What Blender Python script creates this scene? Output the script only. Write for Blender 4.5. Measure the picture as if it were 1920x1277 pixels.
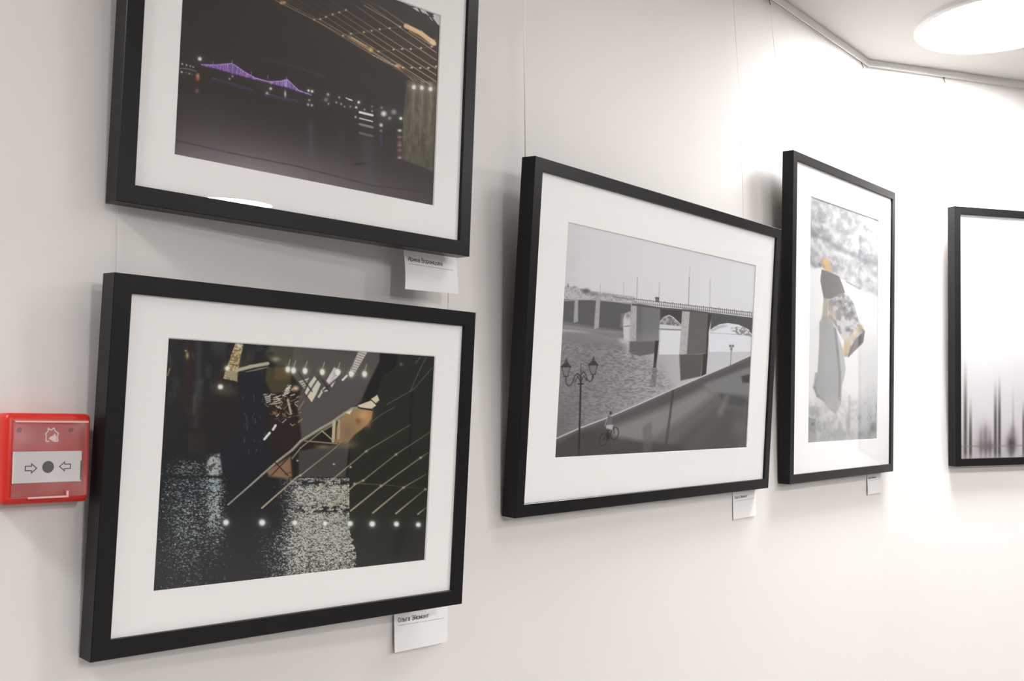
import bpy, bmesh, math
import numpy as np
from mathutils import Vector, Matrix

# ------------------------------------------------------------------ basics
scene = bpy.context.scene
for o in list(bpy.data.objects):
    bpy.data.objects.remove(o, do_unlink=True)
C = scene.collection
EYE = 1.60                      # camera height above the floor

# ------------------------------------------------------------------ camera
F_PX, PITCH, ROLL = 1979.65, 0.0895915, -0.003844
cp, sp = math.cos(PITCH), math.sin(PITCH)
cr, sr = math.cos(ROLL), math.sin(ROLL)
fwd = Vector((0, cp, sp)); up0 = Vector((0, -sp, cp)); rt0 = Vector((1, 0, 0))
rt = rt0 * cr + up0 * sr
up = up0 * cr - rt0 * sr
cam_data = bpy.data.cameras.new('camera')
cam_data.sensor_width = 36.0
cam_data.lens = F_PX / 1920 * 36.0
cam_data.clip_start = 0.02
cam = bpy.data.objects.new('camera', cam_data)
C.objects.link(cam)
M = Matrix((rt, up, -fwd)).transposed().to_4x4()
M.translation = Vector((0, 0, EYE))
cam.matrix_world = M
scene.camera = cam

# ------------------------------------------------------------------ light and exposure
scene.view_settings.view_transform = 'Standard'
scene.view_settings.look = 'None'
scene.view_settings.gamma = 1.0
scene.view_settings.use_curve_mapping = False
scene.view_settings.exposure = 0.0
scene.cycles.use_denoising = True
scene.cycles.max_bounces = 10
LAMP_POWER = {'corner': 85.0, 'near': 84.0, 'hall': 196.0, 'centre': 116.0, 'wall': 13.0}  # centre and wall are added fill; hall drives the mirrored lamp and added fill
world = bpy.data.worlds.new('world'); scene.world = world
world.use_nodes = True
bg = world.node_tree.nodes['Background']
bg.inputs[0].default_value = (1.0, 0.98, 0.96, 1)
bg.inputs[1].default_value = 0.05

# ------------------------------------------------------------------ materials
def lin(c):
    c = np.asarray(c, float)
    if c.max() > 1.5:
        c = c / 255.0
    return np.where(c <= 0.04045, c / 12.92, ((c + 0.055) / 1.055) ** 2.4)

def mat_new(name):
    m = bpy.data.materials.new(name); m.use_nodes = True
    return m, m.node_tree.nodes, m.node_tree.links

def principled(name, rgb, rough=0.6, spec=0.5, bump=0.0, bscale=200.0, var=0.0, vscale=6.0, metallic=0.0, coat=0.0):
    m, N, L = mat_new(name)
    b = N['Principled BSDF']
    b.inputs['Base Color'].default_value = (*rgb, 1)
    b.inputs['Roughness'].default_value = rough
    b.inputs['Specular IOR Level'].default_value = spec
    b.inputs['Metallic'].default_value = metallic
    b.inputs['Coat Weight'].default_value = coat
    tc = N.new('ShaderNodeTexCoord')
    if var:
        n = N.new('ShaderNodeTexNoise'); n.inputs['Scale'].default_value = vscale; n.inputs['Detail'].default_value = 4
        L.new(tc.outputs['Object'], n.inputs['Vector'])
        r = N.new('ShaderNodeMapRange'); r.inputs[3].default_value = 1 - var; r.inputs[4].default_value = 1 + var
        L.new(n.outputs['Fac'], r.inputs[0])
        mx = N.new('ShaderNodeVectorMath'); mx.operation = 'SCALE'
        mx.inputs[0].default_value = rgb
        L.new(r.outputs[0], mx.inputs['Scale'])
        L.new(mx.outputs[0], b.inputs['Base Color'])
    if bump:
        n2 = N.new('ShaderNodeTexNoise'); n2.inputs['Scale'].default_value = bscale; n2.inputs['Detail'].default_value = 3
        L.new(tc.outputs['Object'], n2.inputs['Vector'])
        bp = N.new('ShaderNodeBump'); bp.inputs['Strength'].default_value = bump; bp.inputs['Distance'].default_value = 0.001
        L.new(n2.outputs['Fac'], bp.inputs['Height'])
        L.new(bp.outputs[0], b.inputs['Normal'])
    return m

def emission(name, rgb, strength):
    m, N, L = mat_new(name)
    N.remove(N['Principled BSDF'])
    e = N.new('ShaderNodeEmission'); e.inputs[0].default_value = (*rgb, 1); e.inputs[1].default_value = strength
    L.new(e.outputs[0], N['Material Output'].inputs[0])
    return m

def clear(name, tint=(1, 1, 1), rough=0.0, f0=0.04, body=0.0):
    """thin clear sheet: transparent, with an angle dependent mirror share on each face"""
    m, N, L = mat_new(name)
    N.remove(N['Principled BSDF'])
    g = N.new('ShaderNodeNewGeometry')
    d = N.new('ShaderNodeVectorMath'); d.operation = 'DOT_PRODUCT'
    L.new(g.outputs['Incoming'], d.inputs[0]); L.new(g.outputs['Normal'], d.inputs[1])
    a = N.new('ShaderNodeMath'); a.operation = 'ABSOLUTE'; L.new(d.outputs['Value'], a.inputs[0])
    s = N.new('ShaderNodeMath'); s.operation = 'SUBTRACT'; s.inputs[0].default_value = 1; L.new(a.outputs[0], s.inputs[1])
    p = N.new('ShaderNodeMath'); p.operation = 'POWER'; L.new(s.outputs[0], p.inputs[0]); p.inputs[1].default_value = 5
    q = N.new('ShaderNodeMath'); q.operation = 'MULTIPLY_ADD'; L.new(p.outputs[0], q.inputs[0]); q.inputs[1].default_value = 1 - f0; q.inputs[2].default_value = f0
    tr = N.new('ShaderNodeBsdfTransparent'); tr.inputs[0].default_value = (*tint, 1)
    gl = N.new('ShaderNodeBsdfGlossy'); gl.inputs['Roughness'].default_value = rough
    mx = N.new('ShaderNodeMixShader')
    L.new(q.outputs[0], mx.inputs[0]); L.new(gl.outputs[0], mx.inputs[2])
    if body:
        df = N.new('ShaderNodeBsdfDiffuse'); df.inputs[0].default_value = (0.9, 0.87, 0.86, 1)
        m2 = N.new('ShaderNodeMixShader'); m2.inputs[0].default_value = body
        L.new(tr.outputs[0], m2.inputs[1]); L.new(df.outputs[0], m2.inputs[2])
        L.new(m2.outputs[0], mx.inputs[1])
    else:
        L.new(tr.outputs[0], mx.inputs[1])
    L.new(mx.outputs[0], N['Material Output'].inputs[0])
    return m

def print_material(name):
    m, N, L = mat_new(name)
    b = N['Principled BSDF']
    a = N.new('ShaderNodeVertexColor'); a.layer_name = 'ink'
    L.new(a.outputs['Color'], b.inputs['Base Color'])
    b.inputs['Roughness'].default_value = 0.45
    b.inputs['Specular IOR Level'].default_value = 0.25
    return m

M_WALL = principled('wall_paint', (0.72, 0.695, 0.68), 0.75, 0.25, bump=0.12, bscale=350, var=0.012, vscale=3)
M_HALL = principled('hall_paint', (0.25, 0.245, 0.24), 0.8, 0.2, var=0.05, vscale=2)
M_CEIL = principled('ceiling_paint', (0.66, 0.65, 0.64), 0.85, 0.2, var=0.01)
M_FLOOR = principled('floor_laminate', (0.30, 0.28, 0.265), 0.5, 0.4, var=0.1, vscale=3)
M_BLACK = principled('black_satin_wood', (0.0085, 0.0083, 0.0088), 0.33, 0.20, bump=0.05, bscale=500, var=0.1, vscale=20)
M_MAT = principled('white_mat_board', (0.92, 0.91, 0.90), 0.9, 0.1, bump=0.05, bscale=900)
M_CORE = principled('mat_core', (0.9, 0.9, 0.89), 0.9, 0.1)
M_BACK = principled('grey_backing', (0.25, 0.22, 0.19), 0.9, 0.1)
M_GLASS = clear('picture_glass', f0=0.022)
M_CARD = principled('caption_paper', (0.80, 0.785, 0.785), 0.8, 0.2)
M_INK = principled('black_ink', (0.03, 0.028, 0.03), 0.8, 0.2)
M_RULE = principled('grey_ink', (0.36, 0.35, 0.35), 0.8, 0.2)
M_ALU = principled('white_rail_enamel', (0.80, 0.79, 0.78), 0.5, 0.4)
M_HOOK = principled('brown_metal_hook', (0.16, 0.12, 0.10), 0.4, 0.5, metallic=0.6)
M_WIRE = principled('clear_nylon', (0.85, 0.83, 0.82), 0.25, 0.6)
M_RED = principled('red_plastic', (0.52, 0.022, 0.014), 0.35, 0.4)
M_RED2 = principled('dark_red_plastic', (0.36, 0.022, 0.022), 0.4, 0.5)
M_WHITE = principled('white_plastic', (0.60, 0.57, 0.57), 0.5, 0.4)
M_DARK = principled('dark_print', (0.045, 0.038, 0.038), 0.6, 0.3)
M_PICTO = principled('pale_print', (0.72, 0.50, 0.50), 0.6, 0.3)
M_COVER = clear('clear_cover_plastic', f0=0.022, rough=0.25, body=0.025)
M_COVER_EDGE = principled('cover_edge_plastic', (0.80, 0.42, 0.40), 0.25, 0.5)
M_RIM = principled('lamp_rim', (0.85, 0.85, 0.84), 0.4, 0.4)

# ------------------------------------------------------------------ object helpers
def mesh_obj(name, verts, faces, material, parent=None, smooth=False):
    me = bpy.data.meshes.new(name)
    me.from_pydata([tuple(v) for v in verts], [], faces)
    me.update()
    if isinstance(material, (list, tuple)):
        for m in material: me.materials.append(m)
    else:
        me.materials.append(material)
    if smooth:
        me.polygons.foreach_set('use_smooth', [True] * len(me.polygons))
    o = bpy.data.objects.new(name, me); C.objects.link(o)
    if parent is not None:
        o.parent = parent
    return o

def fix_normals(o):
    bm = bmesh.new(); bm.from_mesh(o.data)
    bmesh.ops.recalc_face_normals(bm, faces=bm.faces)
    bm.to_mesh(o.data); bm.free()
    return o

def empty(name, matrix):
    o = bpy.data.objects.new(name, None); C.objects.link(o)
    o.empty_display_size = 0.05
    o.matrix_world = matrix
    return o

def tag(o, label, cat, group=None):
    o['label'] = label; o['category'] = cat
    if group: o['group'] = group
    return o

def structure(o):
    o['kind'] = 'structure'
    return o

def box_data(x0, x1, y0, y1, z0, z1):
    v = [(x0, y0, z0), (x1, y0, z0), (x1, y1, z0), (x0, y1, z0), (x0, y0, z1), (x1, y0, z1), (x1, y1, z1), (x0, y1, z1)]
    f = [(0, 3, 2, 1), (4, 5, 6, 7), (0, 1, 5, 4), (1, 2, 6, 5), (2, 3, 7, 6), (3, 0, 4, 7)]
    return v, f

def box(name, x0, x1, y0, y1, z0, z1, material, parent=None, bevel=0.0, seg=3):
    v, f = box_data(x0, x1, y0, y1, z0, z1)
    o = mesh_obj(name, v, f, material, parent)
    if bevel:
        bm = bmesh.new(); bm.from_mesh(o.data)
        bmesh.ops.bevel(bm, geom=list(bm.edges), offset=bevel, segments=seg, profile=0.5, affect='EDGES')
        bm.to_mesh(o.data); bm.free()
        if seg > 1:
            for p in o.data.polygons: p.use_smooth = True
    return o

def ring(name, W, H, profile, material, parent=None, mat_index=None):
    """closed profile [(inset, z)] swept round a W x H rectangle with mitred corners"""
    n = len(profile); v = []; f = []
    for sx, sy in ((-1, -1), (1, -1), (1, 1), (-1, 1)):
        for t, z in profile:
            v.append((sx * (W / 2 - t), sy * (H / 2 - t), z))
    for c in range(4):
        d = (c + 1) % 4
        for i in range(n):
            j = (i + 1) % n
            f.append((c * n + i, d * n + i, d * n + j, c * n + j))
    o = mesh_obj(name, v, f, material, parent)
    fix_normals(o)
    return o

def prism(name, pts, z0, z1, material, parent=None):
    n = len(pts)
    v = [(x, y, z0) for x, y in pts] + [(x, y, z1) for x, y in pts]
    f = [tuple(range(n))[::-1], tuple(range(n, 2 * n))] + [(i, (i + 1) % n, n + (i + 1) % n, n + i) for i in range(n)]
    o = mesh_obj(name, v, f, material, parent)
    return fix_normals(o)

def disc_pts(r, n=48, cx=0, cy=0):
    return [(cx + r * math.cos(2 * math.pi * i / n), cy + r * math.sin(2 * math.pi * i / n)) for i in range(n)]

def tube(name, pts, r, material, parent=None, n=8):
    v = []; f = []
    pts = [Vector(p) for p in pts]
    for i, p in enumerate(pts):
        d = (pts[min(i + 1, len(pts) - 1)] - pts[max(i - 1, 0)]).normalized()
        a = d.cross(Vector((0.31, 0.2, 0.93)))
        if a.length < 0.2: a = d.cross(Vector((1, 0, 0)))
        a.normalize(); b = d.cross(a)
        for k in range(n):
            t = 2 * math.pi * k / n
            v.append(p + a * (r * math.cos(t)) + b * (r * math.sin(t)))
    for i in range(len(pts) - 1):
        for k in range(n):
            f.append((i * n + k, i * n + (k + 1) % n, (i + 1) * n + (k + 1) % n, (i + 1) * n + k))
    f.append(tuple(range(n))[::-1]); f.append(tuple(range((len(pts) - 1) * n, len(pts) * n)))
    return mesh_obj(name, v, f, material, parent, smooth=True)

# ------------------------------------------------------------------ the room
WY, WO = 0.8758231, -1.1064440           # wall_left: direction in plan, distance
Y2, O2 = 0.3464476, -2.4306900           # wall_right
U1 = Vector((math.cos(WY), math.sin(WY), 0)); N1 = Vector((math.sin(WY), -math.cos(WY), 0))
U2 = Vector((math.cos(Y2), math.sin(Y2), 0)); N2 = Vector((math.sin(Y2), -math.cos(Y2), 0))
CEIL = 1.0705 + EYE
UP = Vector((0, 0, 1))

def on1(a, z, g=0.0):
    """point on the left wall: a along, z above the eye, g out from the plaster"""
    return U1 * a + N1 * (WO + g) + UP * (z + EYE)

CORNER = Vector((1.02145, 2.95298, 0))
A_C = CORNER.dot(U1); B_C = CORNER.dot(U2)

def on2(b, z, g=0.0):
    return U2 * b + N2 * (O2 + g) + UP * (z + EYE)

P_L = CORNER - U1 * 7.2
P_R = CORNER + U2 * 7.5
poly = [CORNER, P_R, P_R + N2 * 4.6 + U2 * 0.6, P_R + N2 * 8.0 - U2 * 5.5, P_L + N1 * 3.2 - U1 * 0.2, P_L]
names = ['wall_right', 'wall_far', 'wall_east', 'wall_back', 'wall_rear', 'wall_left']
cen = sum(poly, Vector()) / len(poly)
for i, nm in enumerate(names):
    a = poly[i]; b = poly[(i + 1) % len(poly)]
    d = (b - a).normalized(); nrm = Vector((-d.y, d.x, 0))
    if (cen - a).dot(nrm) > 0: nrm = -nrm
    o_ = nrm * 0.12
    v = [a, b, b + o_, a + o_]
    v = [Vector((p.x, p.y, 0)) for p in v] + [Vector((p.x, p.y, CEIL)) for p in v]
    f = [(0, 1, 2, 3), (4, 7, 6, 5), (0, 4, 5, 1), (1, 5, 6, 2), (2, 6, 7, 3), (3, 7, 4, 0)]
    structure(fix_normals(mesh_obj(nm, v, f, M_WALL if nm in ('wall_left', 'wall_right') else M_HALL)))
for nm, z0, z1, mt in (('floor', -0.12, 0.0, M_FLOOR), ('ceiling', CEIL, CEIL + 0.12, M_CEIL)):
    big = [cen + (p - cen) * 1.08 for p in poly]
    n = len(big)
    v = [(p.x, p.y, z0) for p in big] + [(p.x, p.y, z1) for p in big]
    f = [tuple(range(n)), tuple(range(n, 2 * n))] + [(i, (i + 1) % n, n + (i + 1) % n, n + i) for i in range(n)]
    structure(fix_normals(mesh_obj(nm, v, f, mt)))

# ------------------------------------------------------------------ ceiling lights
def ceiling_light(pos, power, label, R=0.20):
    root = empty('ceiling_light', Matrix.Translation((pos[0], pos[1], CEIL)))
    tag(root, label, 'light', 'round ceiling lights')
    prof = [(R + 0.012, 0.0), (R + 0.012, -0.010), (R + 0.008, -0.014), (R, -0.014), (R, -0.006), (R, 0.0)]
    n = 64; v = []; f = []
    for i in range(n):
        t = 2 * math.pi * i / n
        for r, z in prof: v.append((r * math.cos(t), r * math.sin(t), z))
    m = len(prof)
    for i in range(n):
        for k in range(m - 1):
            f.append((i * m + k, ((i + 1) % n) * m + k, ((i + 1) % n) * m + k + 1, i * m + k + 1))
    fix_normals(mesh_obj('rim', v, f, M_RIM, root))
    d = prism('diffuser', disc_pts(R - 0.0005, 64), -0.012, -0.002, emission('lamp_glow', (1.0, 0.988, 0.975), power), root)
    return root

ceiling_light((1.275, 2.665), LAMP_POWER['corner'], 'bright round flush ceiling light above the corner where the two walls meet')
ceiling_light(tuple((U1 * -0.66 + N1 * (WO + 0.30))[:2]), LAMP_POWER['near'], 'round flush ceiling light close to the left wall, before the first pictures')
ceiling_light((5.87, -0.46), LAMP_POWER['hall'], 'round flush ceiling light out in the hall, mirrored in picture glass', R=0.25)
ceiling_light((2.85, 1.78), LAMP_POWER['centre'], 'added unseen round fill light on the mid hall ceiling, facing the river bridge picture')  # lamp added out of view to fill the river bridge picture
ceiling_light(tuple((U1 * 1.65 + N1 * (WO + 0.85))[:2]), LAMP_POWER['wall'], 'added unseen round fill light on the ceiling above the gap between the stacked pictures and the river bridge')  # lamp added out of view to brighten the upper wall
for x, y in ((2.0, -1.4), (4.0, -1.5), (3.6, -3.4)):  # lamps added out of view for ambient fill
    ceiling_light((x, y), LAMP_POWER['hall'], 'one of the added unseen round fill lights on the hall ceiling')

# ------------------------------------------------------------------ painting the prints
class Art:
    """an ink drawing evaluated on a grid; marks are given in the units of a measuring frame
    whose four corners (tl, tr, br, bl) are the corners of the print"""
    def __init__(s, nx, ny, quad):
        s.nx, s.ny = nx, ny
        u, v = np.meshgrid(np.linspace(0, 1, nx), np.linspace(0, 1, ny))
        src = [(0, 0), (1, 0), (1, 1), (0, 1)]
        A = []; b = []
        for (x, y), (X, Y) in zip(src, quad):
            A.append([x, y, 1, 0, 0, 0, -X * x, -X * y]); b.append(X)
            A.append([0, 0, 0, x, y, 1, -Y * x, -Y * y]); b.append(Y)
        h = np.linalg.solve(np.array(A, float), np.array(b, float))
        w = h[6] * u + h[7] * v + 1
        s.X = (h[0] * u + h[1] * v + h[2]) / w
        s.Y = (h[3] * u + h[4] * v + h[5]) / w
        s.u, s.v = u, v
        s.C = np.zeros((ny, nx, 3))
        s.rng = np.random.RandomState(7)
    def fill(s, col): s.C[:] = np.array(col, float)
    def mix(s, a, col):
        a = np.clip(a, 0, 1)[..., None]
        s.C = s.C * (1 - a) + np.array(col, float) * a
    def add(s, a, col):
        s.C = s.C + np.clip(a, 0, 1)[..., None] * np.array(col, float)
    def _clip(s, x0, x1, y0, y1):
        return (s.X > x0) & (s.X < x1) & (s.Y > y0) & (s.Y < y1)
    def segd(s, a, b, X=None, Y=None):
        X = s.X if X is None else X; Y = s.Y if Y is None else Y
        dx, dy = b[0] - a[0], b[1] - a[1]; L = dx * dx + dy * dy + 1e-9
        t = np.clip(((X - a[0]) * dx + (Y - a[1]) * dy) / L, 0, 1)
        return np.hypot(X - a[0] - t * dx, Y - a[1] - t * dy), t
    def line(s, pts, w, col, a=1.0, soft=0.6, w2=None, a2=None):
        n = len(pts) - 1
        col = np.array(col, float)
        for i in range(n):
            p, q = pts[i], pts[i + 1]
            pad = max(w, w2 or 0) + soft * 2 + 1
            m = s._clip(min(p[0], q[0]) - pad, max(p[0], q[0]) + pad, min(p[1], q[1]) - pad, max(p[1], q[1]) + pad)
            if not m.any(): continue
            d, t = s.segd(p, q, s.X[m], s.Y[m])
            tt = (i + t) / n
            ww = w + ((w2 if w2 is not None else w) - w) * tt
            aa = a + ((a2 if a2 is not None else a) - a) * tt
            k = np.clip((ww / 2 + soft / 2 - d) / soft, 0, 1) * aa
            s.C[m] = s.C[m] * (1 - k[:, None]) + col * k[:, None]
    def inside(s, pts, soft=0.8):
        pts = [tuple(p) for p in pts]
        xs = [p[0] for p in pts]; ys = [p[1] for p in pts]
        pad = soft * 2 + 1
        m = s._clip(min(xs) - pad, max(xs) + pad, min(ys) - pad, max(ys) + pad)
        out = np.zeros(s.X.shape)
        if not m.any(): return out
        X, Y = s.X[m], s.Y[m]
        ins = np.zeros(X.shape, bool); dm = np.full(X.shape, 1e9)
        for i in range(len(pts)):
            (x1, y1), (x2, y2) = pts[i], pts[(i + 1) % len(pts)]
            if y1 != y2:
                c = ((y1 > Y) != (y2 > Y)) & (X < (x2 - x1) * (Y - y1) / (y2 - y1) + x1)
                ins ^= c
            d, _ = s.segd((x1, y1), (x2, y2), X, Y)
            dm = np.minimum(dm, d)
        sd = np.where(ins, dm, -dm)
        out[m] = np.clip(sd / soft + 0.5, 0, 1)
        return out
    def poly(s, pts, col, a=1.0, soft=0.8):
        s.mix(s.inside(pts, soft) * a, col)
    def blob(s, x, y, rx, ry, col, a=1.0, p=2.0, ang=0.0):
        pad = 3.2 * max(rx, ry)
        m = s._clip(x - pad, x + pad, y - pad, y + pad)
        if not m.any(): return
        dx, dy = s.X[m] - x, s.Y[m] - y
        c, n = math.cos(ang), math.sin(ang)
        q = np.hypot((dx * c + dy * n) / rx, (-dx * n + dy * c) / ry)
        k = np.exp(-q ** p) * a
        s.C[m] = s.C[m] * (1 - k[:, None]) + np.array(col, float) * k[:, None]
    def noise(s, sx, sy, seed=0, octaves=3, X=None, Y=None):
        X = s.X if X is None else X; Y = s.Y if Y is None else Y
        out = np.zeros(X.shape); amp = 1; tot = 0
        for o in range(octaves):
            r = np.random.RandomState(seed * 31 + o)
            tb = r.rand(256, 256)
            fx = X / sx * 2 ** o + 37.3 * (o + 1); fy = Y / sy * 2 ** o + 11.7 * (o + 1)
            ix = np.floor(fx).astype(int); iy = np.floor(fy).astype(int)
            tx = fx - ix; ty = fy - iy
            tx = tx * tx * (3 - 2 * tx); ty = ty * ty * (3 - 2 * ty)
            g = lambda a, b: tb[b % 256, a % 256]
            out += amp * ((g(ix, iy) * (1 - tx) + g(ix + 1, iy) * tx) * (1 - ty) + (g(ix, iy + 1) * (1 - tx) + g(ix + 1, iy + 1) * tx) * ty)
            tot += amp; amp *= 0.55
        return out / tot
    def sm(s, e0, e1, x):
        t = np.clip((x - e0) / (e1 - e0), 0, 1); return t * t * (3 - 2 * t)

def paint_night_bridge():
    A = Art(520, 300, [(352.3, -146.6), (824.5, 30), (812, 384.9), (326.4, 288.9)])
    A.fill((50, 46, 44))
    A.mix(A.sm(560, 760, A.X) * 0.6, (52, 52, 47))
    hor = 128 + (A.X - 330) * 0.285                      # far bank
    A.mix(A.sm(0, 60, A.Y - hor) * 0.6, (58, 50, 50))
    A.mix(A.sm(20, 120, A.Y - hor) * .4, (74, 66, 65))
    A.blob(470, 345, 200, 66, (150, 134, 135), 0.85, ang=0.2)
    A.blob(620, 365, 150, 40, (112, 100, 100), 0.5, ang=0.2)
    A.line([(326, 262), (430, 286), (560, 312), (700, 348), (815, 362)], 2.0, (54, 47, 46), 0.7, 2.5)
    A.blob(678, 307, 12, 2.5, (40, 34, 36), 0.8)
    for x, w, a in ((585, 7, .30), (690, 12, .28), (640, 8, .12), (400, 20, .10)):
        A.mix(np.exp(-((A.X - x) / w) ** 2) * A.sm(10, 40, A.Y - hor) * a, (82, 84, 92))
    A.line([(440, 96), (560, 124), (610, 142)], 5, (60, 59, 70), 0.15, 7, a2=0.8)
    # purple cantilever bridge
    top = [(378, 119), (406, 119.8), (435, 117), (441, 119.3), (460, 133), (480.4, 144.6), (496.5, 149.3), (509.6, 151.6), (530, 150.6), (540.2, 147.2), (547.5, 154), (562, 168), (586, 177)]
    bot = [(586, 178.5), (559, 168.8), (538.8, 161.6), (521.3, 158), (500, 152.5), (473, 145.2), (451.3, 138.8), (435.2, 135.4), (413.3, 128), (378.3, 120)]
    A.poly([(p[0], p[1] - 3) for p in top] + [(p[0], p[1] + 3) for p in bot], (72, 52, 105), 0.45, 4)
    A.poly(top + bot, (112, 80, 142), 1, 1)
    r = A.rng
    for i in range(60):
        t = r.rand() * 0.98
        x = 385 + t * 195
        yt = np.interp(x, [p[0] for p in top], [p[1] for p in top])
        yb = np.interp(x, [p[0] for p in bot][::-1], [p[1] for p in bot][::-1])
        A.line([(x, yt), (x + r.uniform(-3, 3), yb)], 0.9, (182, 140, 214) if r.rand() < .7 else (72, 48, 100), 0.8)
    A.line(top, 1.1, (200, 160, 225), 0.8)
    A.line([(496, 149.5), (512, 153.5)], 1.4, (205, 110, 140), 0.8)
    A.line([(451, 137), (462, 141)], 2.4, (170, 80, 150), 0.6)
    for x0, y0, x1, y1 in ((398, 144.6, 474, 165), (500, 173.5, 560, 188.5)):
        A.line([(x0, y0 + 3), (x1, y1 + 3)], 5, (64, 52, 88), 0.5, 4)
        A.line([(x0, y0), (x1, y1)], 1.0, (112, 98, 146), 0.7)
    for x, y in ((437, 113), (401, 115.5), (473, 135), (504, 142), (540, 145)):
        A.line([(x, y - 2), (x, y + 4)], 1.2, (150, 120, 175), 0.7)
    # lamps on the bank
    L = [(375.9, 108.1, 4.2, 1), (342.6, 117.5, 1.8, .8), (350.6, 119.8, 1.7, .8), (357.9, 121.8, 1.6, .7), (363.2, 123.5, 1.6, .7),
         (341.4, 133, 2.1, .8), (349.7, 134, 1.3, .4), (356, 136, 1.8, .6), (361.3, 137.4, 1.0, .4),
         (509.3, 164.7, 2.8, .9), (502.6, 173.2, 3.2, .6), (432, 146, 1.7, .7), (437.5, 141, 1.6, .7), (580.6, 168.6, 2.7, 1), (587.2, 170, 2.8, 1),
         (579.6, 195, 2.4, .7), (586.5, 196.4, 2.4, .7), (581.8, 186.6, 2.4, .5), (617, 176, 3.2, .6), (613, 186, 4.5, .35), (618, 193.5, 2, .6), (637.8, 181.5, 2.2, .6),
         (641.6, 194, 1.8, .7), (632.4, 191, 2, .6), (647.7, 199, 1.8, .5), (658.7, 198.8, 2, .5), (674.4, 190.8, 3, 1), (669.6, 200.4, 2.5, .9),
         (685, 204.7, 1.8, .7), (699.2, 207.5, 1.8, .6), (699, 198.8, 2, .4), (668.5, 218.5, 2.5, .6), (717, 201, 2.2, .5), (721, 212.3, 6, .9), (739.8, 209, 6, .4), (732, 221, 4, .4),
         (752.9, 221.3, 3.6, 1), (716, 233.8, 3.8, .8), (716, 244.5, 2.6, .4)]
    for x, y, rr, a in L:
        A.blob(x, y, rr * 1.9, rr * 1.9, (110, 105, 100), a * .35)
        A.blob(x, y, rr * .85, rr * .85, (228, 222, 212), a, 3)
    A.line([(336, 126), (348, 126), (356, 128), (369, 131.5)], 1.6, (140, 138, 132), .7, 1.2)
    A.line([(651, 183), (662, 187.5)], 2.2, (215, 208, 200), .9)
    for y0, a, w in ((209.3, 1, 4), (221, .9, 2.2), (232, .45, 4), (248.5, .25, 4)):
        A.line([(676.2, y0), (700, y0 + 6)], w, (222, 214, 206), a, 1.2)
    A.blob(536.6, 175, 2, 6, (205, 205, 180), 0.9)
    for y, c, a in ((181, (190, 120, 80), 1), (186, (175, 95, 65), 1)):
        pass
    A.blob(371.8, 140, 3.2, 4, (215, 140, 100), .9); A.blob(371.8, 145.5, 3.2, 3.5, (190, 95, 60), .9); A.blob(370.3, 168.5, 3.5, 4.5, (145, 90, 85), .8)
    A.mix(np.exp(-((A.X - 716) / 3.2) ** 2) * A.sm(248, 258, A.Y) * (1 - A.sm(268, 280, A.Y)) * .7, (62, 64, 82))
    for y, c in ((244, (225, 215, 210)), (256.5, (160, 120, 125)), (266.7, (140, 95, 100)), (272, (170, 135, 138)), (281, (150, 110, 115)), (295, (190, 165, 168))):
        A.blob(750.8, y, 4, 2.4, c, .9)
    A.mix(np.exp(-((A.X - 751) / 3.4) ** 2) * A.sm(245, 255, A.Y) * (1 - A.sm(290, 300, A.Y)) * .5, (110, 70, 76))
    # stone pier
    A.poly([(764, 149), (822, 151), (812, 321), (790, 311), (755, 298), (758, 210)], (86, 78, 66), 1, 3)
    n = A.noise(7, 12, 5, 4)
    k = A.inside([(764, 149), (822, 151), (812, 321), (790, 311), (755, 298), (758, 210)], 3)
    A.mix(k * np.clip(n - .45, 0, 1) * 1.8, (112, 102, 86))
    for x in (777, 791.8, 807.8):
        A.mix(k * np.exp(-((A.X - x + (A.Y - 160) * .02) / 4) ** 2) * (1 - A.sm(180, 300, A.Y)) * .5, (140, 128, 105))
    A.mix(k * A.sm(230, 320, A.Y) * .5, (78, 76, 60)); A.mix(k * A.sm(.55, .7, A.noise(3, 30, 6)) * .35, (60, 54, 46))
    # lit underside of the near bridge
    A.poly([(600, -62), (700, -22), (824, 30), (824, 150), (776, 150), (694, 93), (645, 65), (591, 35), (528, 3), (470, -30), (400, -70), (380, -132)], (56, 50, 45), 1, 3)
    A.poly([(740, 60), (824, 100), (824, 150), (776, 150), (694, 93), (690, 70)], (66, 52, 44), .8, 8)
    low = [(430, -52), (528, 3.5), (591, 35.4), (645, 65.5), (694.8, 93.9), (744.4, 124), (776, 150.5)]
    A.line(low, 1.6, (150, 124, 98), .55, .9, a2=1)
    A.line([(p[0] + 9, p[1] + .5) for p in low], 0.9, (135, 110, 86), .5, .9, a2=.9)
    starts = [(591, 35), (602, 34), (613, 30), (625, 25.5), (638, 22), (650, 17.5), (672, 12), (690, 6), (712, 10)]
    ends = [(782, 150), (796, 154), (808, 158), (818, 152), (818, 140), (818, 128), (818, 112), (818, 98), (818, 84)]
    for (a, b) in zip(starts, ends):
        A.line([a, ((a[0] + b[0]) / 2, (a[1] + b[1]) / 2 + 1), b], 1.5, (166, 138, 112), .38, .9, a2=1.0)
        A.line([(a[0] - 60, a[1] - 36), a], 1.0, (120, 104, 86), .25, .9)
        A.line([(a[0] + 3, a[1] + 6), (b[0], b[1] + 6)], 2.2, (72, 46, 36), .6, 1.2)
    A.line([(684, 9), (750, 48)], 1.3, (150, 128, 104), .8)
    A.line([(676, -8), (762, 42)], 1.0, (100, 88, 74), .5)
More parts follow.
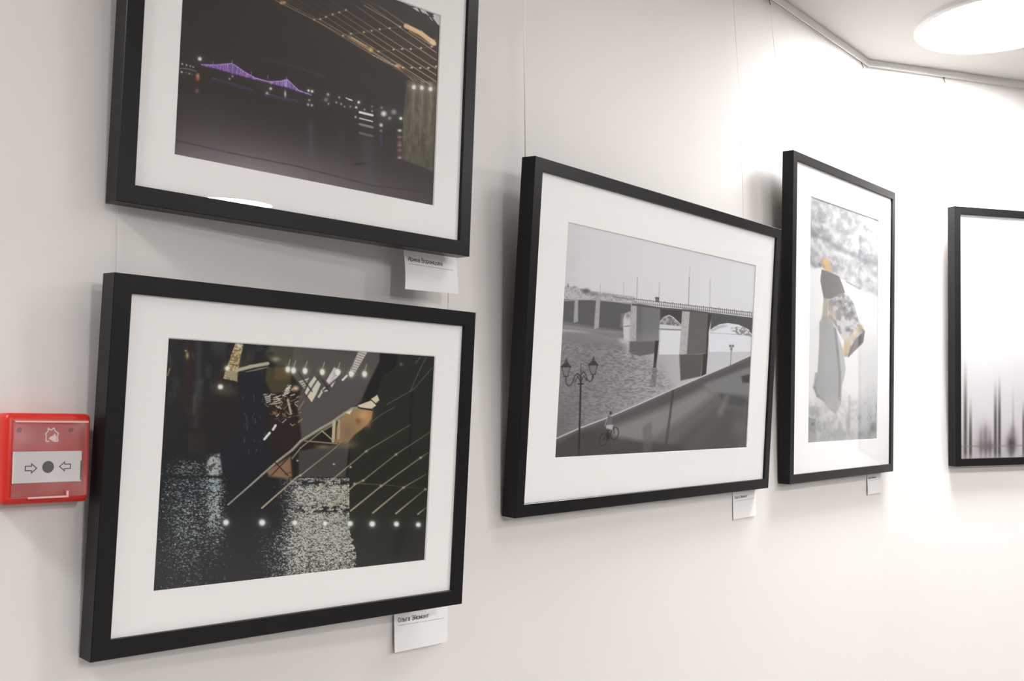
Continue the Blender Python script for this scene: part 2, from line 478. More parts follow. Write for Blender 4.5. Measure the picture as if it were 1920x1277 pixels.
    rows = [[(529, 4), (536, 2.6), (548, -4), (560, -10)], [(591.2, 35.4), (602.7, 34.5), (613.3, 30), (625.7, 25.7), (638, 22), (650.5, 17.7)],
            [(645.2, 65.5), (660, 62), (684, 59.3), (698.3, 56.7), (713.4, 54), (732, 52), (751.5, 49.6)],
            [(696.6, 94), (711, 95.6), (739, 92), (755, 91.2), (771, 91.2), (790, 89.4), (810, 87)],
            [(744.4, 122), (756.8, 125.7), (772.7, 126), (788.6, 126.6), (803.7, 126.6), (818, 124)]]
    for i, rw in enumerate(rows):
        for (p, q) in zip(rw[:-1], rw[1:]): A.line([p, q], .9, (140, 122, 98), .5)
        for p in rw: A.blob(p[0], p[1], 2.0, 1.8, (222, 204, 178), .55 + .1 * i, 2.5)
    A.line([(657, 68), (698, 94)], 7, (146, 112, 76), .75, 3); A.line([(661, 69), (690, 86)], 2, (200, 172, 130), .7)
    A.blob(697, 92, 4, 4, (196, 186, 120), .8); A.blob(748, 123, 5, 4, (205, 150, 115), .9); A.blob(533, 3, 5, 3.5, (196, 140, 92), .8)
    A.line([(700, 102), (744, 124)], 2, (176, 160, 140), .7)
    A.line([(762, 48), (790, 62), (814, 81)], 8.5, (208, 166, 122), 1, 2)
    A.line([(766, 48), (815, 76)], 2, (226, 190, 150), .7); A.line([(768, 58), (806, 82)], 3, (170, 130, 84), .6, 2)
    A.blob(811, 79, 5, 5, (225, 200, 165), .8)
    for x, y in ((777, 162.6), (791.8, 163.7), (807.8, 166)):
        A.blob(x, y, 7, 7, (170, 160, 145), .6); A.blob(x, y, 3.4, 3.8, (250, 246, 238), 1, 4)
    # pale sky behind the girders at the top
    A.poly([(744, -4), (830, 26), (830, 54), (812, 40), (800, 26), (782, 20), (768, 10)], (186, 182, 176), .95, 2)
    for p, q in (((768, 12), (784, 13)), ((784, 14), (792, 26)), ((797, 16), (818, 44)), ((800, 33), (815, 24)), ((804, 20), (812, 31)), ((812, 40), (824, 50))):
        A.line([p, q], 3, (52, 50, 46), 1, 1)
    return A

def paint_gold_truss():
    A = Art(560, 500, [(314.3, 636), (815.1, 669.6), (793.6, 1050.1), (289.5, 1109.7)])
    A.fill((33, 31, 29))
    n = A.noise(38, 60, 3); n2 = A.noise(14, 30, 4)
    left = 1 - A.sm(500, 560, A.X)
    A.mix(left * A.sm(.5, .75, n) * .6 * (1 - A.sm(760, 850, A.Y)), (58, 56, 58))
    A.mix(left * A.sm(.5, .7, n2) * .5 * (1 - A.sm(720, 800, A.Y)), (52, 62, 66))
    A.mix(left * A.sm(.45, .7, A.noise(30, 30, 9)) * .7 * A.sm(680, 720, A.Y) * (1 - A.sm(830, 860, A.Y)), (48, 33, 27))
    A.line([(347, 640), (350, 700), (345, 760)], 12, (46, 30, 24), .9, 8)
    A.line([(372, 640), (372, 720), (366, 800)], 10, (58, 66, 74), .6, 10)
    A.blob(350, 668, 3, 7, (170, 160, 90), .9); A.blob(347, 659, 2, 2, (200, 196, 190), .7)
    A.line([(317, 693), (313, 706)], 2.5, (140, 118, 92), .9, 1.2)
    A.line([(365, 745), (363, 778)], 5, (90, 80, 72), .6, 4)
    A.poly([(352, 812), (385, 812), (388, 900), (350, 900)], (50, 50, 44), .55, 5)
    # brown areas around the centre
    A.blob(430, 790, 60, 50, (38, 29, 25), .9); A.blob(545, 810, 45, 60, (46, 34, 28), .9)
    # evening sky
    A.poly([(552, 650), (738, 660), (706, 705), (694, 742), (676, 756), (652, 778), (600, 806), (566, 828), (562, 790), (556, 760), (566, 730), (545, 700)], (80, 75, 72), 1, 5)
    A.blob(640, 690, 60, 20, (82, 80, 70), .5)
    A.poly([(508, 636), (566, 650), (566, 684), (520, 690), (500, 664)], (86, 82, 68), .75, 10)
    A.poly([(560, 848), (660, 832), (655, 898), (560, 898)], (68, 63, 59), 1, 4)
    # right side dark greenish
    A.poly([(738, 655), (830, 655), (830, 1070), (668, 1070), (655, 1000), (652, 900), (660, 830), (700, 760), (720, 700)], (43, 44, 38), 1, 4)
    A.poly([(714, 655), (750, 655), (742, 690), (716, 706), (700, 742), (678, 752), (694, 716), (712, 680)], (32, 27, 25), 1, 3)
    A.line([(657, 834), (650, 900)], 4, (24, 22, 21), .8, 3)
    A.line([(773, 740), (768, 850)], 6, (32, 32, 28), .7, 4); A.line([(743, 1040), (752, 985)], 16, (30, 31, 27), .6, 10)
    # gold tower
    A.poly([(441, 645), (456, 646), (448, 686), (444, 717), (418, 712), (424, 692)], (128, 104, 66), 1, 2)
    A.mix(A.inside([(441, 645), (456, 646), (448, 686), (444, 717), (418, 712), (424, 692)]) * A.sm(.48, .6, A.noise(3.5, 3, 12)) * .8, (196, 176, 130))
    A.poly([(424, 700), (444, 695), (445, 718), (424, 708)], (150, 140, 106), .9, 3)
    A.line([(430, 684), (446, 687)], 2, (120, 66, 40), .9); A.blob(448, 650, 5, 4, (210, 205, 180), .9)
    A.blob(426, 735, 22, 12, (62, 60, 48), .9)
    A.line([(444, 696), (470, 689), (502, 683)], 6.5, (168, 160, 136), 1, 2.5); A.line([(462, 699), (502, 690)], 2, (150, 145, 125), .8, 1.5)
    A.blob(425.6, 692.6, 8, 8, (150, 140, 110), .6); A.blob(425.6, 692.4, 4.4, 4.4, (240, 236, 222), 1, 3)
    A.blob(413, 727.4, 9, 9, (120, 118, 96), .6); A.blob(413, 727.4, 4.8, 4.6, (244, 244, 236), 1, 3)
    A.blob(513, 666, 16, 12, (70, 72, 54), .8); A.blob(517, 675, 8, 4, (150, 150, 120), .8); A.blob(507, 664, 7, 3.5, (40, 44, 30), .8)
    A.poly([(500, 690), (546, 690), (545, 735), (510, 740), (497, 715)], (74, 68, 46), .8, 5)
    A.poly([(516, 690), (540, 690), (544, 712), (514, 715)], (100, 74, 46), .7, 4)
    # navy patch: a person's reflection in the glass, painted into the print
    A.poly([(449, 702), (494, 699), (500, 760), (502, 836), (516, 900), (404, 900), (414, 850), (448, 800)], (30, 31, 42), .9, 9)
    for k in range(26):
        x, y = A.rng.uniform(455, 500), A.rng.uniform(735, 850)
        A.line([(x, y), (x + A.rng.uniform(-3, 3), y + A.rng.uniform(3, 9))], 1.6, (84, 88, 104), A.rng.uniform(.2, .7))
    # lattice pieces in gold and white
    r = A.rng
    for (x0, x1, y0, y1, cnt) in ((494, 512, 742, 762, 11), (510, 530, 740, 775, 16), (528, 548, 725, 750, 12), (505, 545, 765, 790, 16), (528, 562, 740, 800, 22)):
        for k in range(cnt):
            x, y = r.uniform(x0, x1), r.uniform(y0, y1)
            c = ((176, 166, 146), (140, 110, 74), (108, 74, 50))[r.randint(3)]
            dx = r.uniform(3, 8)
            A.line([(x, y), (x + dx, y - dx * r.choice([.35, -.9, .9]))], r.uniform(1.2, 2.4), c, .85, 1.0)
    for k in range(4):
        A.line([(497 + k, 747 + k * 3.4), (507, 744.5 + k * 3.4)], 1.7, (198, 190, 178), .9)
        A.line([(513, 760 - k * 4), (526 - k, 757 - k * 4)], 1.7, (190, 178, 150), .9)
        A.line([(531 + k * 2, 744 - k * 4.5), (541 + k * 1.5, 738 - k * 4.5)], 2.0, (206, 200, 188), .9)
    for q in ([(517, 800), (512, 808)], [(506, 814), (496, 826)]):
        A.line(q, 4.4, (206, 202, 196), 1, 1.2)
    A.line([(540, 752), (546, 778)], 4, (168, 156, 146), .9, 1.5); A.blob(555, 730, 6, 5, (214, 178, 134), .95)
    A.poly([(560, 717), (580, 710), (571, 731)], (172, 164, 148), 1, 1.5)
    for k in range(3): A.line([(560 + k * 3, 722 + k * 4), (578 - k * 2, 715 + k * 5)], 1.3, (70, 62, 54), .9)
    A.poly([(590, 707), (602, 722), (593, 742), (585, 756), (572, 738), (579, 722)], (192, 188, 168), 1, 1.5)
    A.poly([(572, 738), (592, 737), (585, 756)], (206, 186, 158), .9, 1.5)
    A.poly([(627, 690), (640, 698), (623, 728), (612, 716)], (196, 186, 188), 1, 1.5)
    for k in range(3): A.line([(616 + k * 5, 722 - k * 9), (628 + k * 4, 712 - k * 9)], 1.2, (140, 128, 120), .8)
    A.line([(609, 729), (598, 746)], 4, (186, 176, 168), 1, 1.2); A.line([(603, 735), (614, 734)], 3, (186, 176, 168), 1, 1.2)
    A.line([(651, 706), (643, 714)], 4, (206, 202, 190), 1, 1.2)
    A.line([(570, 755), (560, 770)], 3, (120, 106, 100), .9)
    for p, q in (((560, 700), (585, 735)), ((604, 700), (575, 745)), ((596, 700), (618, 735)), ((640, 705), (606, 735))):
        A.line([p, q], 3.2, (56, 48, 42), .75, 1.5)
    A.poly([(674.4, 657), (691, 659), (664, 705), (654, 703)], (182, 174, 166), 1, 1.5)
    for k in range(10):
        y = 661 + k * 4.4; x = 673 - k * 1.9
        A.line([(x - 2, y), (x + 13, y + 5)], 1.3, (112, 102, 94), .9)
    for x, y in ((540.3, 694), (550.6, 696), (572.3, 697), (604.8, 699), (634, 699), (659.3, 702.7), (684.3, 702.7)):
        A.blob(x, y, 8, 9, (150, 146, 122), .6); A.blob(x, y, 4.6, 6, (246, 242, 226), 1, 3.5)
        A.line([(x + 1, y - 8), (x + 4, y - 18)], 2.2, (150, 146, 108), .8)
    # water
    wy = 897 + 0 * A.X
    water = A.sm(893, 899, A.Y)
    leftw = (1 - A.sm(395, 425, A.X)) * A.sm(846, 864, A.Y)
    water = np.maximum(water, leftw * .9)
    edge = 655 + A.sm(985, 1060, A.Y) * 12 + (A.noise(4, 4, 21) - .5) * 14 * A.sm(985, 995, A.Y)
    water = water * (1 - A.sm(-.6, .6, A.X - edge))
    A.mix(water, (34, 35, 38))
    hsh = np.random.RandomState(3).rand(*A.X.shape)
    hsh = (hsh + np.roll(hsh, 1, 1)) / 2
    spark = .42 * A.noise(2.6, 1.7, 22, 2) + .25 * A.noise(5.5, 2.4, 23, 2) + .33 * hsh
    dens = np.zeros(A.X.shape)
    dens += .66 * np.exp(-((A.X - 352) / 66) ** 2) * A.sm(850, 880, A.Y) * (1 - .45 * A.sm(1000, 1110, A.Y))
    dens += .62 * np.exp(-((A.X - 404 - (A.Y - 900) * .02) / 17) ** 2) * (1 - A.sm(960, 1060, A.Y))
    dens += .42 * np.exp(-((A.X - 498) / 34) ** 2) * A.sm(960, 1030, A.Y)
    dens += 1.0 * A.sm(500, 575, A.X + (A.Y - 900) * .06) * (1 - .25 * A.sm(1000, 1110, A.Y))
    dens *= (1 - .95 * np.exp(-((A.Y - 957) / 6.0) ** 2) * A.sm(540, 580, A.X) * A.sm(.42, .55, A.noise(9, 4, 25)))
    dens *= (1 - .8 * np.exp(-((A.Y - 907) / 5) ** 2) * A.sm(555, 565, A.X) * A.sm(.4, .52, A.noise(9, 4, 26)))
    dens *= (1 - .75 * np.exp(-((A.Y - 897) / 2.2) ** 2))
    on = np.clip((spark - (.70 - .36 * dens)) / .20, 0, 1) ** 1.2 * water * (dens > .02)
    warm = A.sm(500, 560, A.X)[..., None]
    col = np.array((150, 156, 154.)) * (1 - warm) + np.array((188, 184, 168.)) * warm
    col = col * (.72 + .5 * hsh[..., None])
    teal = (np.exp(-((A.X - 340) / 55) ** 2) * (1 - A.sm(960, 1060, A.Y)) * A.sm(.4, .6, A.noise(30, 20, 27)))[..., None]
    col = col * (1 - teal * .5) + np.array((84, 134, 138.)) * teal * .5
    k = np.clip(on * (.5 + .6 * dens), 0, 1)[..., None]
    A.C = A.C * (1 - k) + col * k
    A.mix(water * np.clip(dens, 0, 1) * .30 * A.sm(500, 560, A.X), (128, 126, 116))
    A.poly([(396, 857), (412, 853), (417, 893), (392, 893), (388, 870)], (176, 178, 172), .75, 4)
    A.mix(A.inside([(384, 852), (416, 850), (420, 896), (376, 896)]) * A.sm(.5, .6, A.noise(6, 5, 28)) * .7, (46, 42, 40))
    A.mix(water * A.inside([(424, 898), (506, 898), (500, 960), (486, 1010), (500, 1100), (470, 1112), (430, 1000)], 14) * .55, (26, 27, 38))  # the same reflected figure, painted as navy dimming over the water
    # main rib
    rib = [(428, 949), (470.3, 911.9), (491.5, 892.9), (520, 868), (548.6, 846), (564.4, 829.5), (602, 806), (622.7, 794.8), (647, 778), (661, 769.5), (672, 768)]
    A.line(rib, 2.6, (150, 146, 128), .95, 1.4, w2=8); A.line([(p[0] + 1, p[1] + 1.5) for p in rib], 0.8, (88, 84, 68), .7, 1, w2=2.4)
    A.line([(548, 862), (564, 842), (602, 812), (630, 796)], 2.2, (150, 140, 108), .85, 1.2)
    # orange glow with girders
    A.poly([(639, 786), (650, 776), (664, 768), (700, 770), (697, 788), (684, 803), (664, 818), (652, 834), (628, 832), (632, 800)], (150, 116, 78), 1, 3)
    A.blob(683, 780, 13, 9, (200, 146, 92), .8); A.blob(652, 812, 14, 18, (118, 98, 72), .85); A.blob(690, 795, 6, 10, (190, 130, 76), .6); A.blob(672, 792, 5, 6, (124, 76, 40), .8)
    A.blob(648, 836, 20, 8, (110, 96, 72), .8)
    A.poly([(671, 762), (698, 752), (706, 762), (698, 768), (676, 767)], (204, 186, 162), 1, 2)
    A.poly([(696, 750), (708, 742), (712, 752), (703, 760)], (196, 182, 148), 1, 2)
    A.line([(672, 766), (698, 771)], 2.4, (46, 28, 20), 1, 1.2); A.line([(697, 752), (706, 760)], 2, (46, 34, 26), 1, 1.2)
    A.poly([(648, 776), (662, 769), (656, 779)], (206, 194, 170), 1, 1.5)
    A.line([(627, 793), (625, 829)], 6, (176, 162, 124), 1, 1.5); A.line([(636, 790), (635, 824)], 4, (168, 150, 112), .9, 1.5); A.line([(631, 792), (630, 829)], 1.2, (90, 70, 50), .9)
    A.line([(604, 810), (626, 829)], 2.4, (156, 142, 104), 1, 1.2); A.line([(572, 829), (632, 834)], 2.4, (134, 118, 84), 1, 1.2)
    A.blob(605, 840, 14, 4, (120, 110, 78), .8)
    A.poly([(500, 886), (545, 858), (548, 895), (540, 900), (505, 896)], (140, 106, 80), .9, 5)
    A.line([(515, 868), (540, 894)], 2.4, (60, 38, 26), .9); A.line([(540, 862), (508, 895)], 2.4, (66, 42, 30), .9); A.line([(535, 892), (545, 888)], 1.5, (60, 38, 26), .9)
    # radiating rods
    rods = [([(491.5, 955), (557, 897), (563.5, 893.8), (629, 842), (640, 830)], 1),
            ([(602.7, 915.4), (624.2, 900.7), (686.9, 847.8), (769.3, 798.5)], .9),
            ([(618.3, 955.5), (665.3, 910.5), (681, 902.7), (742.7, 853.7), (806, 812)], .9),
            ([(657.5, 959.4), (714.3, 913.4), (788.7, 859.6), (803, 850)], .9),
            ([(698.6, 963.4), (756.4, 915.4), (798.5, 890.9)], .9),
            ([(741.7, 964.3), (797.5, 918.3)], .9), ([(782.8, 965.3), (799.5, 951.6)], .9)]
    for p, a in rods:
        A.line(p, 3.0, (166, 152, 122), a, 1.2, w2=1.8, a2=a * .4)
    for p in ([(726, 760), (776.8, 731), (812, 690)], [(694, 794.8), (714.8, 779.8), (740, 765)], [(780, 682), (789, 671)], [(770, 735), (790, 690), (800, 672)]):
        A.line(p, 1.6, (96, 96, 84), .7, 1.2)
    A.line([(663, 908), (684, 909), (735, 912), (790, 918)], 1.6, (128, 108, 80), .8, 1.2, a2=.2)
    for x, y in ((563.5, 893.8), (611, 905), (624, 900), (665, 909), (681, 903), (714, 913), (756.4, 916), (797, 919), (687, 848), (742.7, 854), (788.7, 860)):
        A.blob(x, y, 2.6, 2.2, (176, 164, 134), .8)
    A.blob(753, 684, 3, 3, (110, 110, 98), .8)
    for x, y, rr in ((424.4, 982.1, 5.6), (492.1, 982.1, 6), (553.2, 982, 4.6), (609.9, 983.3, 4.2), (656.5, 983.3, 5), (697.6, 983.9, 5.4), (742.7, 983.9, 4.8), (783.4, 984.9, 4.4)):
        A.blob(x, y, rr * 1.9, rr * 1.9, (110, 110, 100), .5); A.blob(x, y, rr, rr, (242, 242, 234), 1, 3)
    for x, y in ((558, 866), (626.2, 872.3), (657.5, 877.8)):
        A.blob(x, y, 1.8, 1.8, (205, 205, 198), .9)
    return A

def paint_grey_bridge():
    A = Art(480, 470, [(1065.5, 416.9), (1417, 499), (1398, 838.8), (1040, 857.3)])
    A.fill((214, 209, 209))
    A.mix(A.sm(1060, 1400, A.X) * .6, (226, 223, 223))
    A.mix((1 - A.sm(1050, 1110, A.X)) * .35, (186, 182, 180))
    deck = lambda x: np.interp(x, [1040, 1123, 1186, 1294, 1411, 1430], [560, 560.5, 563, 577.5, 592.5, 595])
    # far bank
    A.poly([(1050, 537), (1072, 537), (1090, 541), (1125, 548), (1190, 556), (1190, 566), (1050, 562)], (188, 184, 182), 1, 2)
    A.mix(A.inside([(1050, 537), (1072, 537), (1090, 541), (1125, 548), (1190, 556), (1190, 566), (1050, 562)], 2) * A.sm(.42, .66, A.noise(3, 2.0, 3)) * .55, (130, 126, 126))
    A.blob(1099, 545.5, 8, 5, (98, 94, 94), .95, 3); A.blob(1114, 551, 9, 4, (128, 124, 122), .9, 3); A.blob(1136, 553, 14, 4, (150, 146, 144), .8)
    A.blob(1065.5, 536, 1.6, 4, (110, 106, 106), .9); A.blob(1078, 538, 4, 2, (130, 126, 124), .8)
    # water
    wt = A.sm(618, 630, A.Y - (A.X - 1200) * .02)
    A.mix(wt, (176, 172, 172))
    A.mix(wt * (1 - A.sm(1080, 1260, A.X)) * .8, (128, 124, 124))
    A.mix(wt * A.sm(1240, 1340, A.X) * .8, (204, 201, 202))
    # spans left part
    A.poly([(1040, 560), (1123, 563), (1187, 568), (1187, 622), (1170, 622), (1120, 618), (1050, 607), (1040, 605)], (98, 95, 95), 1, 1.5)
    A.poly([(1040, 598), (1110, 612), (1172, 620), (1172, 634), (1150, 634), (1100, 622), (1040, 616)], (124, 121, 121), .8, 4)
    A.line([(1056, 563.5), (1090, 561.5), (1123, 562), (1187, 570)], 2, (168, 164, 164), .9, 1.2)
    A.poly([(1168, 600), (1172, 588), (1182, 584), (1184, 600), (1184, 640), (1170, 636)], (198, 195, 195), 1, 2)
    A.blob(1178, 592, 4.5, 5, (122, 118, 118), .9); A.line([(1171, 612), (1181, 611)], 2, (130, 126, 126), .9); A.line([(1168, 590), (1166, 612)], 5, (140, 137, 137), .7, 4)
    def stone(pts, c=(176, 172, 170), seed=5):
        k = A.inside(pts, 1.2); A.mix(k, c)
        A.mix(k * A.sm(.4, .75, A.noise(2.2, 2.8, seed)) * .28, (128, 123, 120))
    stone([(1078, 562), (1084.5, 562), (1084, 603), (1076, 605)], (168, 164, 164))
    stone([(1118, 562), (1126, 562), (1123, 615), (1114, 617), (1116, 590)], (170, 166, 166), 6)
    A.poly([(1194, 568), (1240, 577), (1238, 640), (1192, 640)], (112, 109, 109), 1, 1.5)
    A.mix(A.inside([(1194, 568), (1240, 577), (1238, 640), (1192, 640)]) * A.sm(610, 640, A.Y) * .5, (142, 138, 138))
    stone([(1184.5, 563), (1194.5, 565), (1193, 639), (1180, 639), (1182, 600)])
    A.poly([(1238, 576), (1281, 583), (1279.5, 612), (1270, 603), (1262, 594), (1255, 591), (1246, 594), (1238, 604)], (74, 71, 70), 1, 1.2)
    A.poly([(1238, 602), (1246, 594), (1255, 590.5), (1262, 594), (1270, 601), (1279, 610), (1278, 622), (1236, 620)], (204, 201, 201), 1, 1.2)
    A.mix(A.inside([(1238, 604), (1246, 595), (1255, 592), (1262, 596), (1270, 603), (1279, 611), (1277, 612), (1238, 608)]) * (.45 + .55 * A.sm(.4, .6, A.noise(4, 3.5, 8))), (118, 114, 113))
    A.line([(1237, 617), (1278, 619)], 2, (118, 114, 114), .9, 1.2)
    A.poly([(1236, 620), (1278, 621), (1274, 665), (1236, 665)], (222, 219, 220), .9, 3)
    A.poly([(1293, 580), (1329, 586), (1327, 663), (1284, 665), (1289, 610)], (108, 103, 100), 1, 1.5)
    A.poly([(1328, 587), (1336, 588), (1330, 618), (1327, 663), (1324, 663)], (66, 64, 64), 1, 1.2)
    stone([(1280, 578), (1294, 581), (1288, 664), (1274, 665), (1277, 620)], (182, 178, 176), 9)
    A.poly([(1335, 588), (1412, 597), (1410, 628), (1404, 618), (1385, 609), (1365, 606), (1348, 609), (1332, 619)], (88, 86, 86), 1, 1.2)
    A.poly([(1329, 622), (1340, 613), (1352, 608), (1366, 607), (1384, 610), (1402, 619), (1411, 627), (1411, 660), (1330, 660)], (222, 219, 221), 1, 1.5)
    A.mix(A.inside([(1332, 620), (1345, 611), (1358, 609), (1366, 612), (1350, 616), (1336, 622)]) * .5, (160, 156, 156))
    A.mix(A.inside([(1368, 618), (1374, 613), (1395, 614), (1411, 626), (1410, 632), (1385, 628)], 1.5) * A.sm(.4, .55, A.noise(3.2, 3, 10)) * .85, (126, 121, 121))
    A.line([(1330, 624), (1411, 630)], 1.2, (166, 162, 162), .8)
    A.mix(A.inside([(1205, 565), (1240, 577), (1238, 640), (1205, 640)], 6) * .25, (150, 147, 147))
    # deck and railing
    A.line([(1187, 571), (1240, 578), (1294, 583), (1412, 598)], 3.6, (92, 89, 88), 1, 1.2); A.line([(1187, 567), (1240, 573), (1294, 579), (1412, 593.5)], 2.4, (172, 168, 167), 1, 1)
    A.line([(1187, 560), (1240, 566.5), (1294, 573), (1412, 587)], 1.1, (96, 93, 93), .95, .8)
    for k in range(62):
        x = 1190 + k * 3.6
        y = np.interp(x, [1187, 1240, 1294, 1412], [560, 566.5, 573, 587])
        A.line([(x, y - (2 if k % 4 == 0 else .5)), (x, y + 7)], 1.2, (84, 81, 81), .95 if x > 1236 else .6, .7)
    A.line([(1150, 556), (1187, 562)], 2.4, (120, 117, 117), .7, 1.2)
    for x, y0, y1, a in ((1194.5, 520, 562, .6), (1291.5, 520, 574, .75), (1236, 530, 566, .4), (1331, 524, 578, .4), (1125, 533, 558, .35), (1169, 530, 560, .3), (1293, 500, 524, .3)):
        A.line([(x + 1.5, y0), (x, y1)], 1.6, (138, 134, 134), a, 1.1)
    A.poly([(1229, 557), (1236.5, 557.5), (1236, 567), (1230, 566)], (78, 75, 75), .9, 1.2); A.blob(1233, 562.5, 1.6, 1.6, (160, 156, 156), .8)
    # reflections of the piers
    A.poly([(1180, 640), (1234, 640), (1230, 662), (1200, 668), (1180, 662)], (104, 101, 101), 1, 3)
    A.poly([(1229, 639), (1236, 639), (1230, 690), (1225, 690)], (62, 59, 58), 1, 1.5)
    A.poly([(1224, 690), (1232, 690), (1230, 724), (1219, 726)], (116, 113, 112), .8, 3)
    A.line([(1162, 640), (1176, 640), (1176, 664)], 8, (196, 192, 193), .6, 6)
    A.poly([(1274, 665), (1320, 664), (1314, 706), (1276, 714)], (98, 92, 88), 1, 2.5); A.poly([(1319, 664), (1327.5, 663), (1324, 702), (1315, 706)], (66, 63, 62), 1, 1.5)
    A.poly([(1060, 622), (1160, 636), (1172, 660), (1120, 656), (1060, 640)], (128, 124, 124), .7, 8)
    rip = A.noise(4.5, 1.5, 14, 3)
    reg = A.inside([(1050, 640), (1180, 650), (1240, 690), (1260, 730), (1140, 780), (1046, 815)], 22)
    A.mix(reg * A.sm(.33, .72, rip) * .62, (96, 92, 92))
    A.mix(reg * A.sm(.45, .75, A.noise(5, 1.8, 15, 3)) * .3, (168, 164, 164))
    A.mix((1 - A.sm(1050, 1110, A.X)) * A.sm(690, 800, A.Y) * .5, (104, 99, 98))
    # embankment, with glass reflections painted over it
    wall = [(1036, 825), (1042.5, 822), (1086, 803), (1138, 783.5), (1200, 757), (1261, 730), (1321.7, 704.4), (1372, 683), (1412, 665)]
    A.poly(wall + [(1420, 860), (1036, 880)], (106, 102, 100), 1, 1.2)
    A.poly([(1042, 826), (1086, 808), (1138, 789), (1200, 762), (1261, 735), (1322, 709), (1412, 672), (1412, 690), (1330, 722), (1261, 756), (1210, 780), (1150, 800), (1090, 822), (1042, 838)], (94, 89, 88), .95, 3)
    A.poly([(1120, 812), (1200, 782), (1262, 758), (1322, 728), (1340, 740), (1300, 770), (1240, 812), (1180, 845), (1130, 835)], (138, 133, 131), .9, 16)
    A.poly([(1320, 720), (1412, 686), (1412, 742), (1330, 735)], (128, 127, 126), .9, 6)  # pale panel reflected in the glass, painted into the print
    A.poly([(1350, 738), (1412, 750), (1410, 768), (1352, 756)], (84, 84, 82), .95, 6)  # dark band reflected in the glass, painted into the print
    A.poly([(1390, 706), (1412, 700), (1410, 718), (1392, 718)], (70, 69, 68), .95, 4)
    A.poly([(1240, 858), (1300, 800), (1350, 762), (1412, 775), (1412, 860)], (88, 84, 81), .95, 16)
    A.line([(1300, 830), (1350, 775)], 22, (104, 98, 94), .6, 18); A.line([(1362, 745), (1350, 775)], 10, (134, 128, 124), .6, 8)
    A.blob(1385, 800, 14, 26, (122, 114, 112), .5)
    A.poly([(1036, 838), (1080, 812), (1140, 800), (1150, 818), (1210, 828), (1280, 836), (1280, 880), (1036, 880)], (76, 71, 69), .85, 10)
    A.poly([(1205, 800), (1222, 790), (1222, 850), (1205, 850)], (104, 102, 99), .6, 4)
    A.line(wall, 2.0, (206, 202, 202), .95, 1.2)
    A.line([(1262, 733), (1256, 780), (1246, 850)], 4.2, (84, 77, 72), .85, 2.5)  # dark reflection of a pole, drawn into the print
    A.line([(1262, 735), (1258, 765)], 3, (76, 70, 66), .9, 1.5)
    # lamp post with two lanterns
    A.line([(1089.4, 681), (1089, 715)], 1.2, (62, 54, 54), .95); A.line([(1089, 712), (1087, 790), (1084.6, 857)], 3.4, (62, 52, 50), 1, 1)
    A.line([(1084, 720), (1093.5, 720)], 2.4, (56, 48, 48), 1)
    dk = (62, 56, 56)
    A.line([(1061, 711), (1062, 720), (1066, 723.5), (1071, 721), (1075, 714), (1078, 704), (1083, 700), (1089, 706)], 1.7, dk, 1, 1)
    A.line([(1112, 700), (1110.5, 712), (1106, 716), (1101, 711), (1098, 701), (1094, 697), (1089, 704)], 1.7, dk, 1, 1)
    A.line([(1078, 716), (1083, 706), (1089, 716), (1095, 704), (1100, 714)], 1.5, dk, .9, 1); A.blob(1089, 709, 2.6, 4, dk, .9)
    for x, y in ((1061.5, 672), (1112.5, 668.5)):
        A.line([(x + .8, y), (x + .4, y + 6)], 1.6, dk, 1); A.poly([(x - 3, y + 8), (x + 4, y + 8), (x + 9.5, y + 15), (x - 9.5, y + 15)], (70, 64, 64), 1, 1)
        A.blob(x + .5, y + 6, 3, 3, dk, .9)
        A.poly([(x - 8.5, y + 15), (x + 8, y + 15), (x + 4, y + 33), (x - 4, y + 33)], (122, 119, 118), .9, 1)
        A.line([(x - 9, y + 15.5), (x + 9, y + 15.5)], 2.2, dk, 1); A.line([(x - 8, y + 17), (x - 3.5, y + 33)], 1.3, dk, 1); A.line([(x + 7.5, y + 17), (x + 3.5, y + 33)], 1.3, dk, 1)
        A.line([(x - 4, y + 33.5), (x + 4, y + 33.5)], 1.8, dk, 1); A.line([(x, y + 34), (x, y + 40)], 1.8, dk, 1)
    # cyclist
    for cx, cy, rx, ry, ang in ((1131.2, 824, 7.6, 12, .25), (1152.5, 812.5, 7, 11.4, .2)):
        pts = []
        for k in range(25):
            t = 2 * math.pi * k / 24; px, py = rx * math.cos(t), ry * math.sin(t)
            pts.append((cx + px * math.cos(ang) - py * math.sin(ang), cy + px * math.sin(ang) + py * math.cos(ang)))
        A.line(pts, 1.5, (60, 56, 56), .95, .9)
    A.line([(1131, 824), (1140, 808), (1150, 800), (1152, 812)], 1.5, (60, 56, 56), .9); A.line([(1140, 808), (1141, 822), (1131, 824)], 1.5, (60, 56, 56), .9); A.blob(1140, 818, 3, 6, (46, 42, 42), .9)
    A.poly([(1140, 779), (1148, 781), (1147, 797), (1143, 803), (1136, 800), (1138, 788)], (112, 108, 108), 1, 1.5); A.blob(1145, 774.5, 2.6, 3.4, (58, 53, 53), 1, 3)
    A.poly([(1137, 797), (1150, 796), (1148, 806), (1136, 803)], (196, 190, 190), .8, 2); A.line([(1138, 785), (1134, 798)], 2, (150, 145, 145), .8)
    # far lamp
    A.line([(1372, 652), (1371, 664), (1369, 692)], 1.2, (104, 100, 100), .9); A.blob(1369.5, 649, 2.2, 2.6, (84, 80, 80), .9, 3); A.blob(1374.5, 649, 2.2, 2.6, (84, 80, 80), .9, 3); A.blob(1371.5, 655, 2, 3, (84, 80, 80), .8)
    return A

